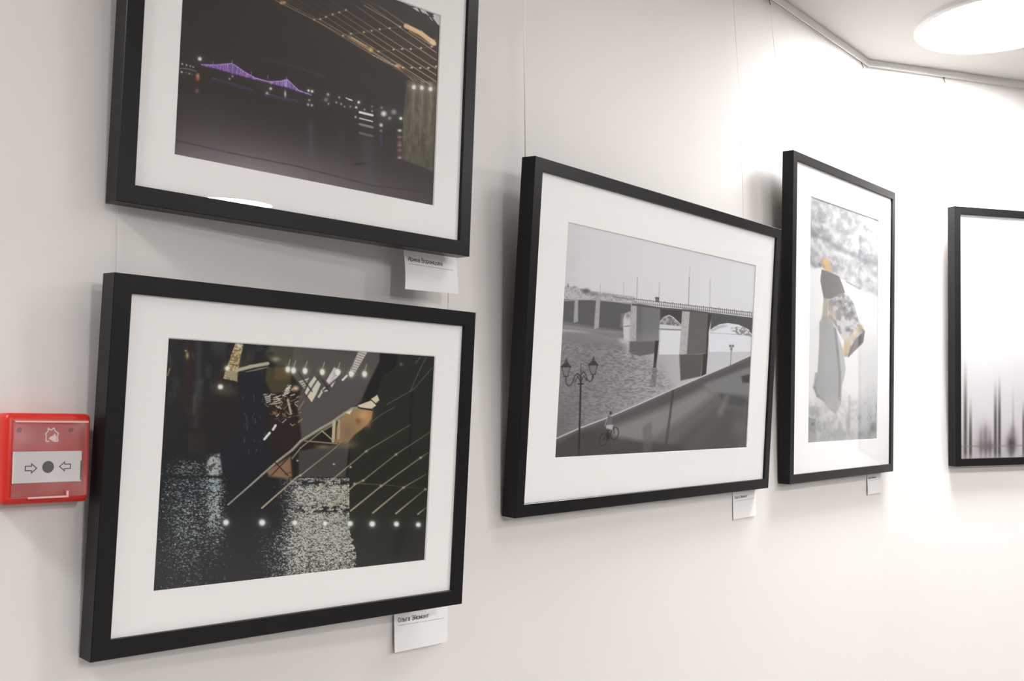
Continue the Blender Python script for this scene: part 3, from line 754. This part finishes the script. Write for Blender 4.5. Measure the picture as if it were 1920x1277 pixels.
def paint_lantern():
    A = Art(260, 460, [(1520, 368.8), (1647.7, 412.1), (1643.3, 822.3), (1514.4, 828.8)])
    A.fill((240, 238, 238))
    A.mix(A.sm(1590, 1650, A.X) * .5 * A.sm(560, 700, A.Y), (220, 220, 222))
    rx, ry = A.X * .8 + A.Y * .6, A.Y * .8 - A.X * .6
    f = A.noise(26, 15, 2, 4, rx, ry); f2 = A.noise(7, 10, 5, 4)
    fur = A.inside([(1500, 350), (1660, 380), (1660, 562), (1647, 557), (1634, 548), (1621, 546), (1604, 536), (1588, 526), (1574, 520), (1562, 514), (1552, 505), (1542, 500), (1528, 502), (1519, 496), (1500, 498)], 5)
    A.mix(fur, (206, 206, 209))
    A.mix(fur * A.sm(.35, .72, f) * .7, (150, 150, 154)); A.mix(fur * A.sm(.42, .75, f2) * .4, (134, 134, 138)); A.mix(fur * A.sm(.45, .8, 1 - f2) * .5, (232, 232, 236))
    A.line([(1515, 430), (1530, 441), (1552, 450), (1574, 466), (1600, 476), (1626, 489), (1650, 493)], 7, (138, 137, 142), .75, 8)
    A.blob(1529, 381, 8, 5, (152, 152, 156), .7); A.blob(1570, 428, 9, 9, (160, 160, 163), .6); A.blob(1588, 436, 8, 6, (148, 148, 152), .7); A.blob(1620, 448, 9, 6, (150, 150, 152), .7)
    A.line([(1588, 528), (1612, 541)], 3, (150, 146, 150), .8, 2.5); A.blob(1594, 500, 4, 9, (158, 158, 162), .7)
    A.blob(1528, 494, 9, 8, (150, 138, 150), .6); A.blob(1532, 490, 6, 5, (196, 194, 200), .8); A.blob(1538, 497, 3, 4, (110, 95, 105), .7)
    A.poly([(1542, 484), (1553, 487), (1560, 500), (1557, 511), (1548, 508), (1543, 498)], (216, 180, 124), 1, 2.5); A.blob(1550, 489, 4, 5, (226, 196, 110), .8); A.blob(1545, 500, 2.5, 5, (170, 130, 96), .6); A.blob(1556, 504, 5, 4, (212, 172, 138), .8)
    # hanging sleeve
    A.poly([(1544, 592), (1556, 592), (1564, 610), (1572, 632), (1580, 654), (1585.5, 692), (1582, 712), (1578.5, 722), (1577, 758), (1567, 776), (1556, 768), (1541, 748), (1532, 742), (1526.5, 728), (1533, 700), (1536, 650), (1537, 604)], (166, 168, 168), 1, 2.5)
    A.poly([(1566, 610), (1580, 654), (1585.5, 692), (1579, 722), (1576, 700), (1571, 650)], (190, 193, 190), .9, 2.5)
    A.line([(1566, 616), (1571, 660), (1575, 700), (1574, 750)], 4.2, (126, 127, 128), .85, 4); A.line([(1531, 700), (1527, 726), (1533, 742), (1544, 750)], 4, (132, 128, 130), .7, 4)
    A.blob(1548, 612, 9, 14, (156, 160, 160), .7); A.blob(1552, 690, 12, 30, (178, 180, 180), .6)
    # dark cap and lamp body
    A.poly([(1541, 505), (1556, 510), (1574, 518), (1580, 534), (1585, 548), (1578, 554), (1556, 561), (1545, 560), (1538.5, 526)], (124, 122, 118), 1, 2)
    A.blob(1562, 534, 14, 14, (114, 112, 110), .5)
    A.poly([(1545, 556), (1554, 561), (1552, 600), (1541, 600)], (168, 156, 134), .85, 3)
    body = [(1554, 563), (1566, 556), (1580, 550), (1592, 554), (1602, 571), (1611, 604), (1622, 621), (1619, 640), (1591, 669.5), (1583.5, 668), (1583.5, 640), (1565, 608), (1553, 592)]
    k = A.inside(body, 2.5); A.mix(k, (184, 184, 186))
    g = A.noise(8, 9, 31, 3)
    A.mix(k * A.sm(.38, .66, g) * .8, (134, 133, 135)); A.mix(k * A.sm(.48, .7, 1 - g) * .7, (212, 210, 212))
    for x, y, rx, ry in ((1594, 569, 5, 4), (1598, 586, 4, 5), (1591, 592, 5, 4), (1590, 618, 5, 4), (1584, 578, 4, 5), (1575, 565, 6, 4)):
        A.blob(x, y, rx, ry, (104, 103, 106), .85)
    A.blob(1564, 590, 5, 10, (212, 186, 156), .75); A.blob(1556, 580, 3, 10, (200, 192, 178), .5)
    A.line([(1583, 662), (1590, 640), (1604, 626), (1614, 613)], 9, (214, 186, 150), .85, 4); A.blob(1588, 652, 5, 10, (206, 168, 128), .8); A.blob(1603, 624, 3, 3, (236, 226, 180), .9)
    A.poly([(1622, 620), (1619, 642), (1591, 669.5), (1594, 652), (1606, 634)], (124, 116, 114), 1, 2); A.line([(1591, 668), (1600, 648)], 2.5, (96, 80, 66), .7, 2)
    # foggy ground
    gr = A.sm(725, 800, A.Y + (A.noise(16, 16, 40) - .5) * 60)
    A.mix(gr * .9, (198, 199, 200)); m = A.noise(8, 15, 41, 4)
    A.mix(gr * A.sm(.38, .7, m) * .7, (150, 152, 152)); A.mix(gr * A.sm(.48, .78, 1 - m) * .5, (222, 219, 221)); A.mix(A.sm(790, 828, A.Y) * .5, (170, 173, 171))
    A.blob(1552, 758, 12, 14, (186, 178, 178), .7); A.line([(1593, 742), (1592, 815)], 3, (150, 152, 153), .6, 5); A.blob(1637, 804, 6, 8, (126, 130, 130), .7)
    A.poly([(1515, 780), (1530, 786), (1529, 812), (1515, 806)], (140, 144, 142), .8, 2); A.blob(1524, 794, 3, 3, (90, 92, 92), .8); A.blob(1644, 764, 1.4, 4, (120, 120, 122), .8)
    return A

def paint_blurred_masts():
    A = Art(230, 420, [(1798.3, 401.6), (1980.6, 414.4), (1983.5, 855.3), (1800.3, 860.4)])
    A.fill((250, 250, 250))
    A.mix(A.sm(560, 860, A.Y) * .9, (214, 208, 212)); A.mix(A.sm(780, 860, A.Y) * .7, (186, 178, 180))
    A.mix(A.sm(640, 760, A.Y) * A.sm(1880, 1960, A.X) * .4, (206, 200, 204))
    def stroke(x, y0, y1, w, c, a=1.0):
        k = np.exp(-np.abs((A.X - x) / w) ** 2.6) * A.sm(y0, y1, A.Y); A.mix(k * a, c)
    for x, y0, y1, w, c in ((1811, 655, 800, 3.2, (92, 88, 84)), (1820.5, 735, 830, 2.8, (80, 76, 70)), (1867, 700, 800, 3, (92, 80, 86)), (1874.5, 690, 800, 2.8, (78, 78, 78)), (1919, 745, 800, 1.8, (92, 80, 86)),
                            (1840, 790, 840, 3, (150, 138, 142)), (1849, 780, 830, 3.4, (136, 124, 128)), (1857, 790, 840, 3, (140, 128, 132)), (1900, 700, 860, 2.2, (160, 152, 156)), (1934, 690, 800, 3, (96, 90, 94)), (1950, 740, 820, 4, (120, 112, 116)), (1966, 700, 800, 3, (90, 86, 90))):
        stroke(x, y0, y1, w, c, .95)
    A.blob(1850, 836, 15, 9, (96, 84, 88), .85); A.blob(1846, 820, 12, 24, (140, 128, 132), .6); A.blob(1897, 832, 9, 17, (74, 68, 70), .95, 2.2); A.blob(1899, 810, 6, 14, (130, 120, 126), .6); A.blob(1896, 852, 4, 10, (90, 82, 84), .7)
    A.line([(1800, 836.5), (1920, 835), (1984, 834)], 2.4, (130, 122, 124), .55, 3)
    A.mix(A.sm(846, 858, A.Y) * .5, (200, 192, 194))
    A.blob(1920, 500, 90, 50, (255, 255, 255), .5)
    return A

# ------------------------------------------------------------------ framed photographs
LIP, TH, REC = 0.02104, 0.02785, 0.0066
def frame_matrix(q):
    x, y, z, yaw, lean, ir = q
    u = Vector((math.cos(yaw), math.sin(yaw), 0)); n = Vector((math.sin(yaw), -math.cos(yaw), 0))
    v = UP * math.cos(lean) + n * math.sin(lean); nn = n * math.cos(lean) - UP * math.sin(lean)
    u2 = u * math.cos(ir) + v * math.sin(ir); v2 = v * math.cos(ir) - u * math.sin(ir)
    m = Matrix((u2, v2, nn)).transposed().to_4x4()
    m.translation = Vector((x, y, z + EYE))
    return m

def framed_photo(q, W, H, pw, ph, art, gain, veil, label, mounted=True, tint=(1.0, 1.05, 1.10), sat=1.0):
    """gain: callable giving ink albedo scale over the print from (u, v)"""
    base = frame_matrix(q) @ Matrix.Translation((0, -H / 2, -TH))
    root = empty('framed_photograph', base)
    tag(root, label, 'picture', 'black framed photographs')
    oy, oz = H / 2, TH
    def place(o):
        o.location = (0, oy, oz); return o
    b = 0.0007
    prof = [(0, -TH), (0, -b), (b, 0), (LIP - b, 0), (LIP, -b), (LIP, -REC - 0.004), (LIP - 0.006, -REC - 0.004), (LIP - 0.006, -TH)]
    place(ring('moulding', W, H, prof, M_BLACK, root))
    iw, ih = W - 2 * LIP + 0.008, H - 2 * LIP + 0.008
    zf = -0.0046
    if mounted:
        tx, ty = (iw - pw) / 2, (ih - ph) / 2
        bev = 0.0013
        v = []; f = []
        rects = [(iw / 2, ih / 2, -REC), (iw / 2, ih / 2, zf - .0004), (pw / 2 + bev, ph / 2 + bev, zf - .0004), (pw / 2, ph / 2, -REC + .0001), (pw / 2, ph / 2, -REC)]
        for rx, ry, z in rects:
            v += [(-rx, -ry, z), (rx, -ry, z), (rx, ry, z), (-rx, ry, z)]
        for i in range(len(rects)):
            j = (i + 1) % len(rects)
            for c in range(4):
                d = (c + 1) % 4
                f.append((i * 4 + c, i * 4 + d, j * 4 + d, j * 4 + c))
        place(fix_normals(mesh_obj('mat_board', v, f, M_MAT, root)))
        gw, gh = pw, ph
    else:
        gw, gh = W - 2 * LIP + 0.002, H - 2 * LIP + 0.002
    # the print: a flat sheet whose inks are stored per point
    nx, ny = art.nx, art.ny
    zz = -REC - 0.0003
    X = (art.u - .5) * gw; Y = (.5 - art.v) * gh
    co = np.stack([X, Y, np.full_like(X, zz)], -1).reshape(-1, 3)
    me = bpy.data.meshes.new('photo_print')
    nv = nx * ny
    me.vertices.add(nv); me.vertices.foreach_set('co', co.astype(np.float32).ravel())
    ii, jj = np.meshgrid(np.arange(nx - 1), np.arange(ny - 1))
    a = (jj * nx + ii).ravel()
    quads = np.stack([a, a + nx, a + nx + 1, a + 1], -1)
    nf = len(quads)
    me.loops.add(nf * 4); me.loops.foreach_set('vertex_index', quads.ravel().astype(np.int32))
    me.polygons.add(nf); me.polygons.foreach_set('loop_start', (np.arange(nf) * 4).astype(np.int32))
    me.update(calc_edges=True)
    grey = art.C.mean(-1, keepdims=True)
    rgb = lin(np.clip(grey + (art.C - grey) * sat, 0, 255) / 255.0)
    rgb = np.clip((rgb - veil) * gain(art.u, art.v)[..., None] * np.array(tint), 0.003, 0.9)
    at = me.color_attributes.new('ink', 'FLOAT_COLOR', 'POINT')
    at.data.foreach_set('color', np.concatenate([rgb, np.ones(rgb.shape[:2] + (1,))], -1).reshape(-1).astype(np.float32))
    me.materials.append(print_material('photo_paper'))
    pr = bpy.data.objects.new('photo_print', me); C.objects.link(pr); pr.parent = root; place(pr)
    # glass and backing
    place(box('glass_pane', -iw / 2, iw / 2, -ih / 2, ih / 2, zf, zf + 0.0018, M_GLASS, root))
    place(box('backing_board', -iw / 2, iw / 2, -ih / 2, ih / 2, -REC - 0.006, -REC - 0.0008, M_BACK, root))
    return root

def flat(k): return lambda u, v: np.full(u.shape, k)
FR = {
 'A': ((-0.24227, 1.33344, 0.46423, 0.78382, 0.05362, -0.00024), (0.53262, 0.40708, 0.39438, 0.27476)),
 'B': ((-0.24935, 1.32569, -0.03108, 0.79870, 0.06977, -0.00037), (0.53765, 0.41533, 0.39760, 0.28119)),
 'C': ((0.30285, 2.00195, 0.16190, 0.87846, 0.08999, 0.01387), (0.88057, 0.57522, 0.67461, 0.39080)),
 'D': ((0.85342, 2.66881, 0.27776, 0.87106, 0.05067, 0.01808), (0.64295, 0.77436, 0.42813, 0.58941)),
 'E': ((1.44728, 3.04990, 0.27823, 0.34645, 0.06307, 0.01113), (0.40433, 0.73936, 0.28209, 0.37613)),
}
framed_photo(*(FR['A'][0],), *FR['A'][1], paint_night_bridge(), flat(1.42), 0.0185,
    'black framed night photograph of a small purple lit bridge, hanging highest, above another frame', sat=.85)
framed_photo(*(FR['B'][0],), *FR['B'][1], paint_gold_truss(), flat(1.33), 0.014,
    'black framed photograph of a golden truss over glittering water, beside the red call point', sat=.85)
framed_photo(*(FR['C'][0],), *FR['C'][1], paint_grey_bridge(), flat(1.10), 0.016,
    'large black framed black and white photograph of a river bridge with street lamp and cyclist')
framed_photo(*(FR['D'][0],), *FR['D'][1], paint_lantern(), flat(0.80), 0.01,
    'upright black framed pale grey photograph with tan accents, hanging at the wall corner', tint=(1, 1.02, 1.03), sat=.8)
framed_photo(*(FR['E'][0],), *FR['E'][1], paint_blurred_masts(), flat(0.80), 0.01,
    'black frame without mat holding a white picture with blurred dark upright streaks', mounted=False, tint=(1, 1.02, 1.03))

# ------------------------------------------------------------------ picture rails, hooks and wires
RAIL_Z = CEIL - EYE
def rail(wall, a0, a1, label):
    root_p = wall(a0, RAIL_Z)
    v = []; f = []
    prof = [(0, 0), (0, -.0215), (.0035, -.0215), (.0035, -.0165), (.0075, -.0165), (.0075, -.0215), (.011, -.0215), (.011, -.0035), (.0095, -.0035), (.0095, 0)]
    n = len(prof)
    for k, aa in enumerate((a0, a1)):
        for g, z in prof: v.append(wall(aa, RAIL_Z + z, g))
    for i in range(n):
        j = (i + 1) % n; f.append((i, j, n + j, n + i))
    f.append(tuple(range(n))); f.append(tuple(range(n, 2 * n))[::-1])
    o = mesh_obj('picture_rail', v, f, M_ALU); fix_normals(o)
    return tag(o, label, 'rail', 'picture hanging rails')
rail(on1, A_C - 7.0, A_C - .0026, 'white metal picture rail under the ceiling along the longer left wall, above four frames')
rail(on2, B_C + .0026, B_C + 7.3, 'white metal picture rail under the ceiling along the wall with the streaky picture')

def hook(wall, a, label):
    p = wall(a, RAIL_Z - .0205, .0055)
    root = empty('rail_hook', Matrix.Translation(p))
    tag(root, label, 'hook', 'hooks on the picture rails')
    t = U1 if wall is on1 else U2; nn = N1 if wall is on1 else N2
    m = Matrix((t, nn, UP)).transposed().to_4x4(); m.translation = p; root.matrix_world = m
    box('slider', -.0028, .0028, -.0018, .0018, -.004, .004, M_HOOK, root, bevel=.0004, seg=1)
    tube('shank', [(0, 0, -.003), (0, .001, -.010), (.001, .0025, -.014), (.002, .001, -.017)], .0011, M_HOOK, root)
    return root
def wire(pts, label, group='thin hanging wires', r=.0004):
    o = tube('hanging_wire', pts, r, M_WIRE)
    return tag(o, label, 'wire', group)
hook(on1, 2.296, 'tiny dark hook on the rail, straight above the left edge of the upright pale picture')
hook(on1, 2.8768, 'tiny dark hook on the rail right beside the wall corner')
hook(on2, 2.2366, 'tiny dark hook on the rail above the picture with blurred streaks')
hook(on1, 1.3375, 'rail hook holding the wire at the left side of the river bridge picture')
hook(on1, 2.105, 'rail hook holding the right wire of the river bridge picture')
hook(on1, .6227, 'rail hook holding the left wire of the two stacked pictures')
hook(on1, 1.1421, 'rail hook holding the right wire of the two stacked pictures')
ZT = RAIL_Z - .036
wire([on1(.6227, ZT, .007), on1(.6227, .70, .003), on1(.6227, .13, .003)], 'thin pale wire joining the two stacked pictures near their left corners')
wire([on1(1.1421, ZT, .007), on1(1.1421, .72, .030), on1(1.1421, .13, .030)], 'thin pale wire between the stacked pictures, under the caption card on the right')
wire([on1(1.3375, ZT, .007), on1(1.3375, .75, .020), on1(1.3375, .40, .022)], 'shining white wire rising from the top left corner of the river bridge picture', r=.0010)
wire([on1(2.105, ZT, .007), on1(2.105, .75, .020), on1(2.105, .40, .022)], 'faint thin wire rising from the right half of the river bridge picture')
wire([on1(2.296, ZT, .007), on1(2.34, .62, .020)], 'faint thin wire behind the left side of the upright pale picture')
wire([on1(2.868, ZT, .007), on1(2.868, .62, .012)], 'faint thin wire down the wall corner behind the upright pale picture')
wire([on2(2.2366, ZT, .007), on2(2.2366, .60, .012)], 'faint thin wire behind the frame with the blurred streaks')

# ------------------------------------------------------------------ caption cards
def ell(w, h, n=14):
    return [(w / 2 + w / 2 * math.cos(2 * math.pi * i / n), h / 2 + h / 2 * math.sin(2 * math.pi * i / n)) for i in range(n + 1)]
GLYPH = {   # strokes of a narrow sans alphabet: (width, [polylines])
 'И': (.50, [[(0, 1), (0, 0)], [(0, .04), (.5, .96)], [(.5, 1), (.5, 0)]]),
 'р': (.40, [[(0, .72), (0, -.25)], [(0, .62), (.15, .72), (.32, .68), (.4, .5), (.4, .2), (.32, .04), (.15, 0), (0, .1)]]),
 'и': (.38, [[(0, .72), (0, 0)], [(0, .05), (.38, .67)], [(.38, .72), (.38, 0)]]),
 'н': (.38, [[(0, .72), (0, 0)], [(.38, .72), (.38, 0)], [(0, .37), (.38, .37)]]),
 'а': (.36, [[(.04, .58), (.12, .7), (.28, .7), (.36, .58), (.36, 0)], [(.36, .42), (.12, .38), (.02, .25), (.04, .06), (.16, 0), (.28, .04), (.36, .14)]]),
 'В': (.46, [[(0, 0), (0, 1), (.3, 1), (.42, .9), (.42, .64), (.3, .53), (0, .53)], [(.3, .53), (.46, .42), (.46, .12), (.32, 0), (0, 0)]]),
 'о': (.40, [ell(.40, .72)]),
 'ц': (.44, [[(0, .72), (0, 0), (.44, 0), (.44, -.18)], [(.36, .72), (.36, 0)]]),
 'в': (.37, [[(0, 0), (0, .72), (.24, .72), (.33, .64), (.33, .46), (.24, .38), (0, .38)], [(.24, .38), (.37, .3), (.37, .09), (.26, 0), (0, 0)]]),
 'О': (.52, [ell(.52, 1)]),
 'л': (.40, [[(0, 0), (.08, .1), (.12, .72), (.4, .72), (.4, 0)]]),
 'ь': (.36, [[(0, .72), (0, 0), (.24, 0), (.36, .1), (.36, .32), (.24, .42), (0, .42)]]),
 'г': (.30, [[(0, 0), (0, .72), (.3, .72)]]),
 'Э': (.46, [[(.02, .84), (.14, 1), (.32, 1), (.46, .84), (.46, .16), (.32, 0), (.14, 0), (.02, .16)], [(.16, .5), (.46, .5)]]),
 'й': (.38, [[(0, .72), (0, 0)], [(0, .05), (.38, .67)], [(.38, .72), (.38, 0)], [(.08, .98), (.19, .88), (.30, .98)]]),
 'с': (.36, [[(.36, .56), (.26, .7), (.12, .7), (.02, .58), (.02, .14), (.12, .02), (.26, .02), (.36, .16)]]),
 'м': (.50, [[(0, 0), (0, .72), (.25, .1), (.5, .72), (.5, 0)]]),
 'т': (.36, [[(0, .72), (.36, .72)], [(.18, .72), (.18, 0)]]),
}
def text_strips(s, wd=.13):
    """quads (x, y) for the word, unit cap height; returns quads and total width"""
    quads = []; x0 = 0
    for ch in s:
        if ch == ' ': x0 += .34; continue
        w, lines = GLYPH[ch]
        for pl in lines:
            for (x1, y1), (x2, y2) in zip(pl[:-1], pl[1:]):
                dx, dy = x2 - x1, y2 - y1; L = math.hypot(dx, dy); ux, uy = dx / L * wd * .4, dy / L * wd * .4
                px, py = -dy / L * wd / 2, dx / L * wd / 2
                n = max(1, int(L / .3))
                a = (x1 - ux, y1 - uy); b = (x2 + ux, y2 + uy)
                quads.append([(x0 + a[0] + px, a[1] + py), (x0 + a[0] - px, a[1] - py), (x0 + b[0] - px, b[1] - py), (x0 + b[0] + px, b[1] + py)])
        x0 += w + .21
    return quads, x0 - .21

def card(corners, title, label, bow=0.0, text_end=.7, text_h=.0062, top_extra=.010):
    """corners tl, tr, br, bl as (along, height, gap); a thin sheet hanging from under a frame"""
    (a0, z0, g0), (a1, z1, g1), (a2, z2, g2), (a3, z3, g3) = corners
    ext = top_extra / (z0 - z3)
    def S(u, t):
        """u 0..1 across, t 0..1 down"""
        a = (a0 * (1 - u) + a1 * u) * (1 - t) + (a3 * (1 - u) + a2 * u) * t
        z = (z0 * (1 - u) + z1 * u) * (1 - t) + (z3 * (1 - u) + z2 * u) * t
        g = (g0 * (1 - u) + g1 * u) * (1 - t) + (g3 * (1 - u) + g2 * u) * t
        g += bow * math.sin(math.pi * min(max(t, 0), 1)) * (1 - .4 * u)
        return a, z, g
    nu, nt = 8, 14; th = .00025
    v = []; f = []
    for layer in (0, 1):
        for j in range(nt + 1):
            for i in range(nu + 1):
                a, z, g = S(i / nu, -ext + (1 + ext) * j / nt)
                v.append(on1(a, z, g + (th if layer == 0 else 0)))
    K = (nu + 1) * (nt + 1)
    for j in range(nt):
        for i in range(nu):
            p = j * (nu + 1) + i; q = p + nu + 1
            f.append((p, q, q + 1, p + 1)); f.append((K + p, K + p + 1, K + q + 1, K + q))
    rim = [i for i in range(nu + 1)] + [(j + 1) * (nu + 1) - 1 for j in range(1, nt + 1)] + [nt * (nu + 1) + i for i in range(nu - 1, -1, -1)] + [j * (nu + 1) for j in range(nt - 1, 0, -1)]
    for i in range(len(rim)):
        p, q = rim[i], rim[(i + 1) % len(rim)]
        f.append((p, q, K + q, K + p))
    root = mesh_obj('caption_card', v, f, M_CARD); fix_normals(root)
    tag(root, label, 'label', 'paper caption cards under the frames')
    Wc = a1 - a0; Hc = z0 - z3
    # name
    quads, tw = text_strips(title)
    x0, t0 = .07, .245
    vv = []; ff = []
    for k, q in enumerate(quads):
        for x, y in q:
            a, z, g = S(x0 + x / tw * (text_end - x0), t0 - y * text_h / Hc)
            vv.append(on1(a, z, g + th + .0002 + .000002 * (k % 7)))
        ff.append(tuple(range(4 * k, 4 * k + 4)))
    mesh_obj('name_text', vv, ff, M_INK, root)
    # thin rule
    vv = []; ff = []
    for i in range(9):
        u = .065 + .86 * i / 8
        for t in (.325, .338):
            a, z, g = S(u, t); vv.append(on1(a, z, g + th + .0001))
    for i in range(8): ff.append((2 * i, 2 * i + 1, 2 * i + 3, 2 * i + 2))
    mesh_obj('rule_line', vv, ff, M_RULE, root)
    return root

card([(1.0449, 0.2632, 0.0340), (1.1484, 0.2625, 0.0400), (1.1470, 0.2098, 0.0460), (1.0418, 0.2069, 0.0410)], 'Ирина Воронцова',
     'white caption card curling out below the night picture with the purple bridge', bow=.002, text_h=.0062, text_end=.71)
card([(1.0594, -.2497, .004), (1.1696, -.2522, .004), (1.1655, -.3045, .008), (1.0576, -.3034, .008)], 'Ольга Эйсмонт',
     'white caption card below the golden truss picture, lowest on the wall', text_h=.0060, text_end=.63)
card([(2.0660, -.1250, .0012), (2.1726, -.1214, .0012), (2.1678, -.1799, .003), (2.0628, -.1821, .003)], 'Ольга Эйсмонт',
     'small white caption card under the right end of the river bridge picture', text_h=.0055, text_end=.62)
card([(2.8216, -.1080, .0012), (2.9200, -.1057, .0012), (2.9100, -.1600, .006), (2.8123, -.1631, .006)], 'Ольга Эйсмонт',
     'small white caption card under the upright pale picture at the wall corner', text_h=.0050, text_end=.66)

# ------------------------------------------------------------------ fire alarm call point
def call_point():
    ac, zc = .5393, -.0218
    m = Matrix((U1, UP, N1)).transposed().to_4x4(); m.translation = on1(ac, zc, 0)
    root = empty('fire_call_point', m)
    tag(root, 'square red manual fire alarm call point on the wall at the far left', 'fire alarm')
    w, h, d = .0925, .0935, .030
    box('back_box', -w / 2, w / 2, -h / 2, h / 2, 0, d, M_RED, root, bevel=.0065, seg=4)
    box('front_plate', -.0395, .0375, -.039, .039, d - .002, d + .0012, M_RED2, root, bevel=.001, seg=2)
    pp = box('press_panel', -.0385, .0345, -.0250, .0072, d + .0012, d + .0024, M_WHITE, root, bevel=.0005, seg=1)
    zt = d + .0026
    prism('target_dot', disc_pts(.0062, 32, -.0020, -.0090), zt - .0004, zt, M_DARK, pp)
    def arrow(cx, cy, s):
        out = [(-.0065, .0028), (0, .0028), (0, .0057), (.0066, 0), (0, -.0057), (0, -.0028), (-.0065, -.0028)]
        inn = [(-.0054, .0018), (.0010, .0018), (.0010, .0035), (.0050, 0), (.0010, -.0035), (.0010, -.0018), (-.0054, -.0018)]
        n = 7; v = [(cx + s * x, cy + y, zt) for x, y in out] + [(cx + s * x, cy + y, zt) for x, y in inn]
        f = [(i, (i + 1) % n, n + (i + 1) % n, n + i) for i in range(n)]
        mesh_obj('arrow_symbol', v, f, M_DARK, pp)
    arrow(-.0198, -.0100, 1); arrow(.0160, -.0088, -1)
    mesh_obj('panel_slot', *box_data(.0330, .0345, -.0235, -.0030, zt - .0005, zt), M_DARK, pp)
    # burning house pictogram
    zp = d + .0014
    v = []; f = []
    def strip(pts, wd):
        for (x1, y1), (x2, y2) in zip(pts[:-1], pts[1:]):
            dx, dy = x2 - x1, y2 - y1; L = math.hypot(dx, dy); px, py = -dy / L * wd / 2, dx / L * wd / 2
            b = len(v); v.extend([(x1 + px, y1 + py, zp), (x1 - px, y1 - py, zp), (x2 - px, y2 - py, zp), (x2 + px, y2 + py, zp)]); f.append((b, b + 1, b + 2, b + 3))
    cx, cy = .0015, .0235
    strip([(cx - .0062, cy - .0060), (cx - .0062, cy + .0010), (cx - .0075, cy + .0010), (cx - .0040, cy + .0050), (cx - .0046, cy + .0078), (cx - .0012, cy + .0055), (cx + .0022, cy + .0080), (cx + .0030, cy + .0048), (cx + .0072, cy + .0020), (cx + .0058, cy + .0002), (cx + .0066, cy - .0060), (cx + .0020, cy - .0060)], .0013)
    strip([(cx - .0062, cy - .0060), (cx - .0030, cy - .0060)], .0013)
    b = len(v); fl = [(.0005, -.0058), (.0048, -.0056), (.0052, -.0022), (.0030, .0022), (.0010, -.0004), (-.0016, -.0012), (-.0034, -.0034), (-.0018, -.0040)]
    v.extend([(cx + x, cy + y, zp) for x, y in fl]); f.append(tuple(range(b, b + len(fl))))
    mesh_obj('flame_pictogram', v, f, M_PICTO, root)
    for x, r_ in ((-.0330, .0026), (.0225, .0024)):
        prism('indicator_light', disc_pts(r_, 20, x, .0290), d + .001, d + .0018, principled('dim_indicator', (.16, .03, .03), .3), root)
    # clear hinged cover
    cv = box('clear_cover', -.0400, .0405, -.0400, .0400, d + .0030, d + .0058, M_COVER, root, bevel=.0008, seg=2)
    cz0, cz1 = d + .0040, d + .0062
    mesh_obj('cover_hinge', *box_data(-.0385, .0385, .0368, .0386, cz0, cz1), M_COVER_EDGE, cv)
    mesh_obj('cover_latch', *box_data(-.0230, .0180, -.0408, -.0390, cz0, cz1), M_COVER_EDGE, cv)
    mesh_obj('latch_tab', *box_data(.0170, .0192, -.0408, -.0340, cz0, cz1), M_COVER_EDGE, cv)
call_point()
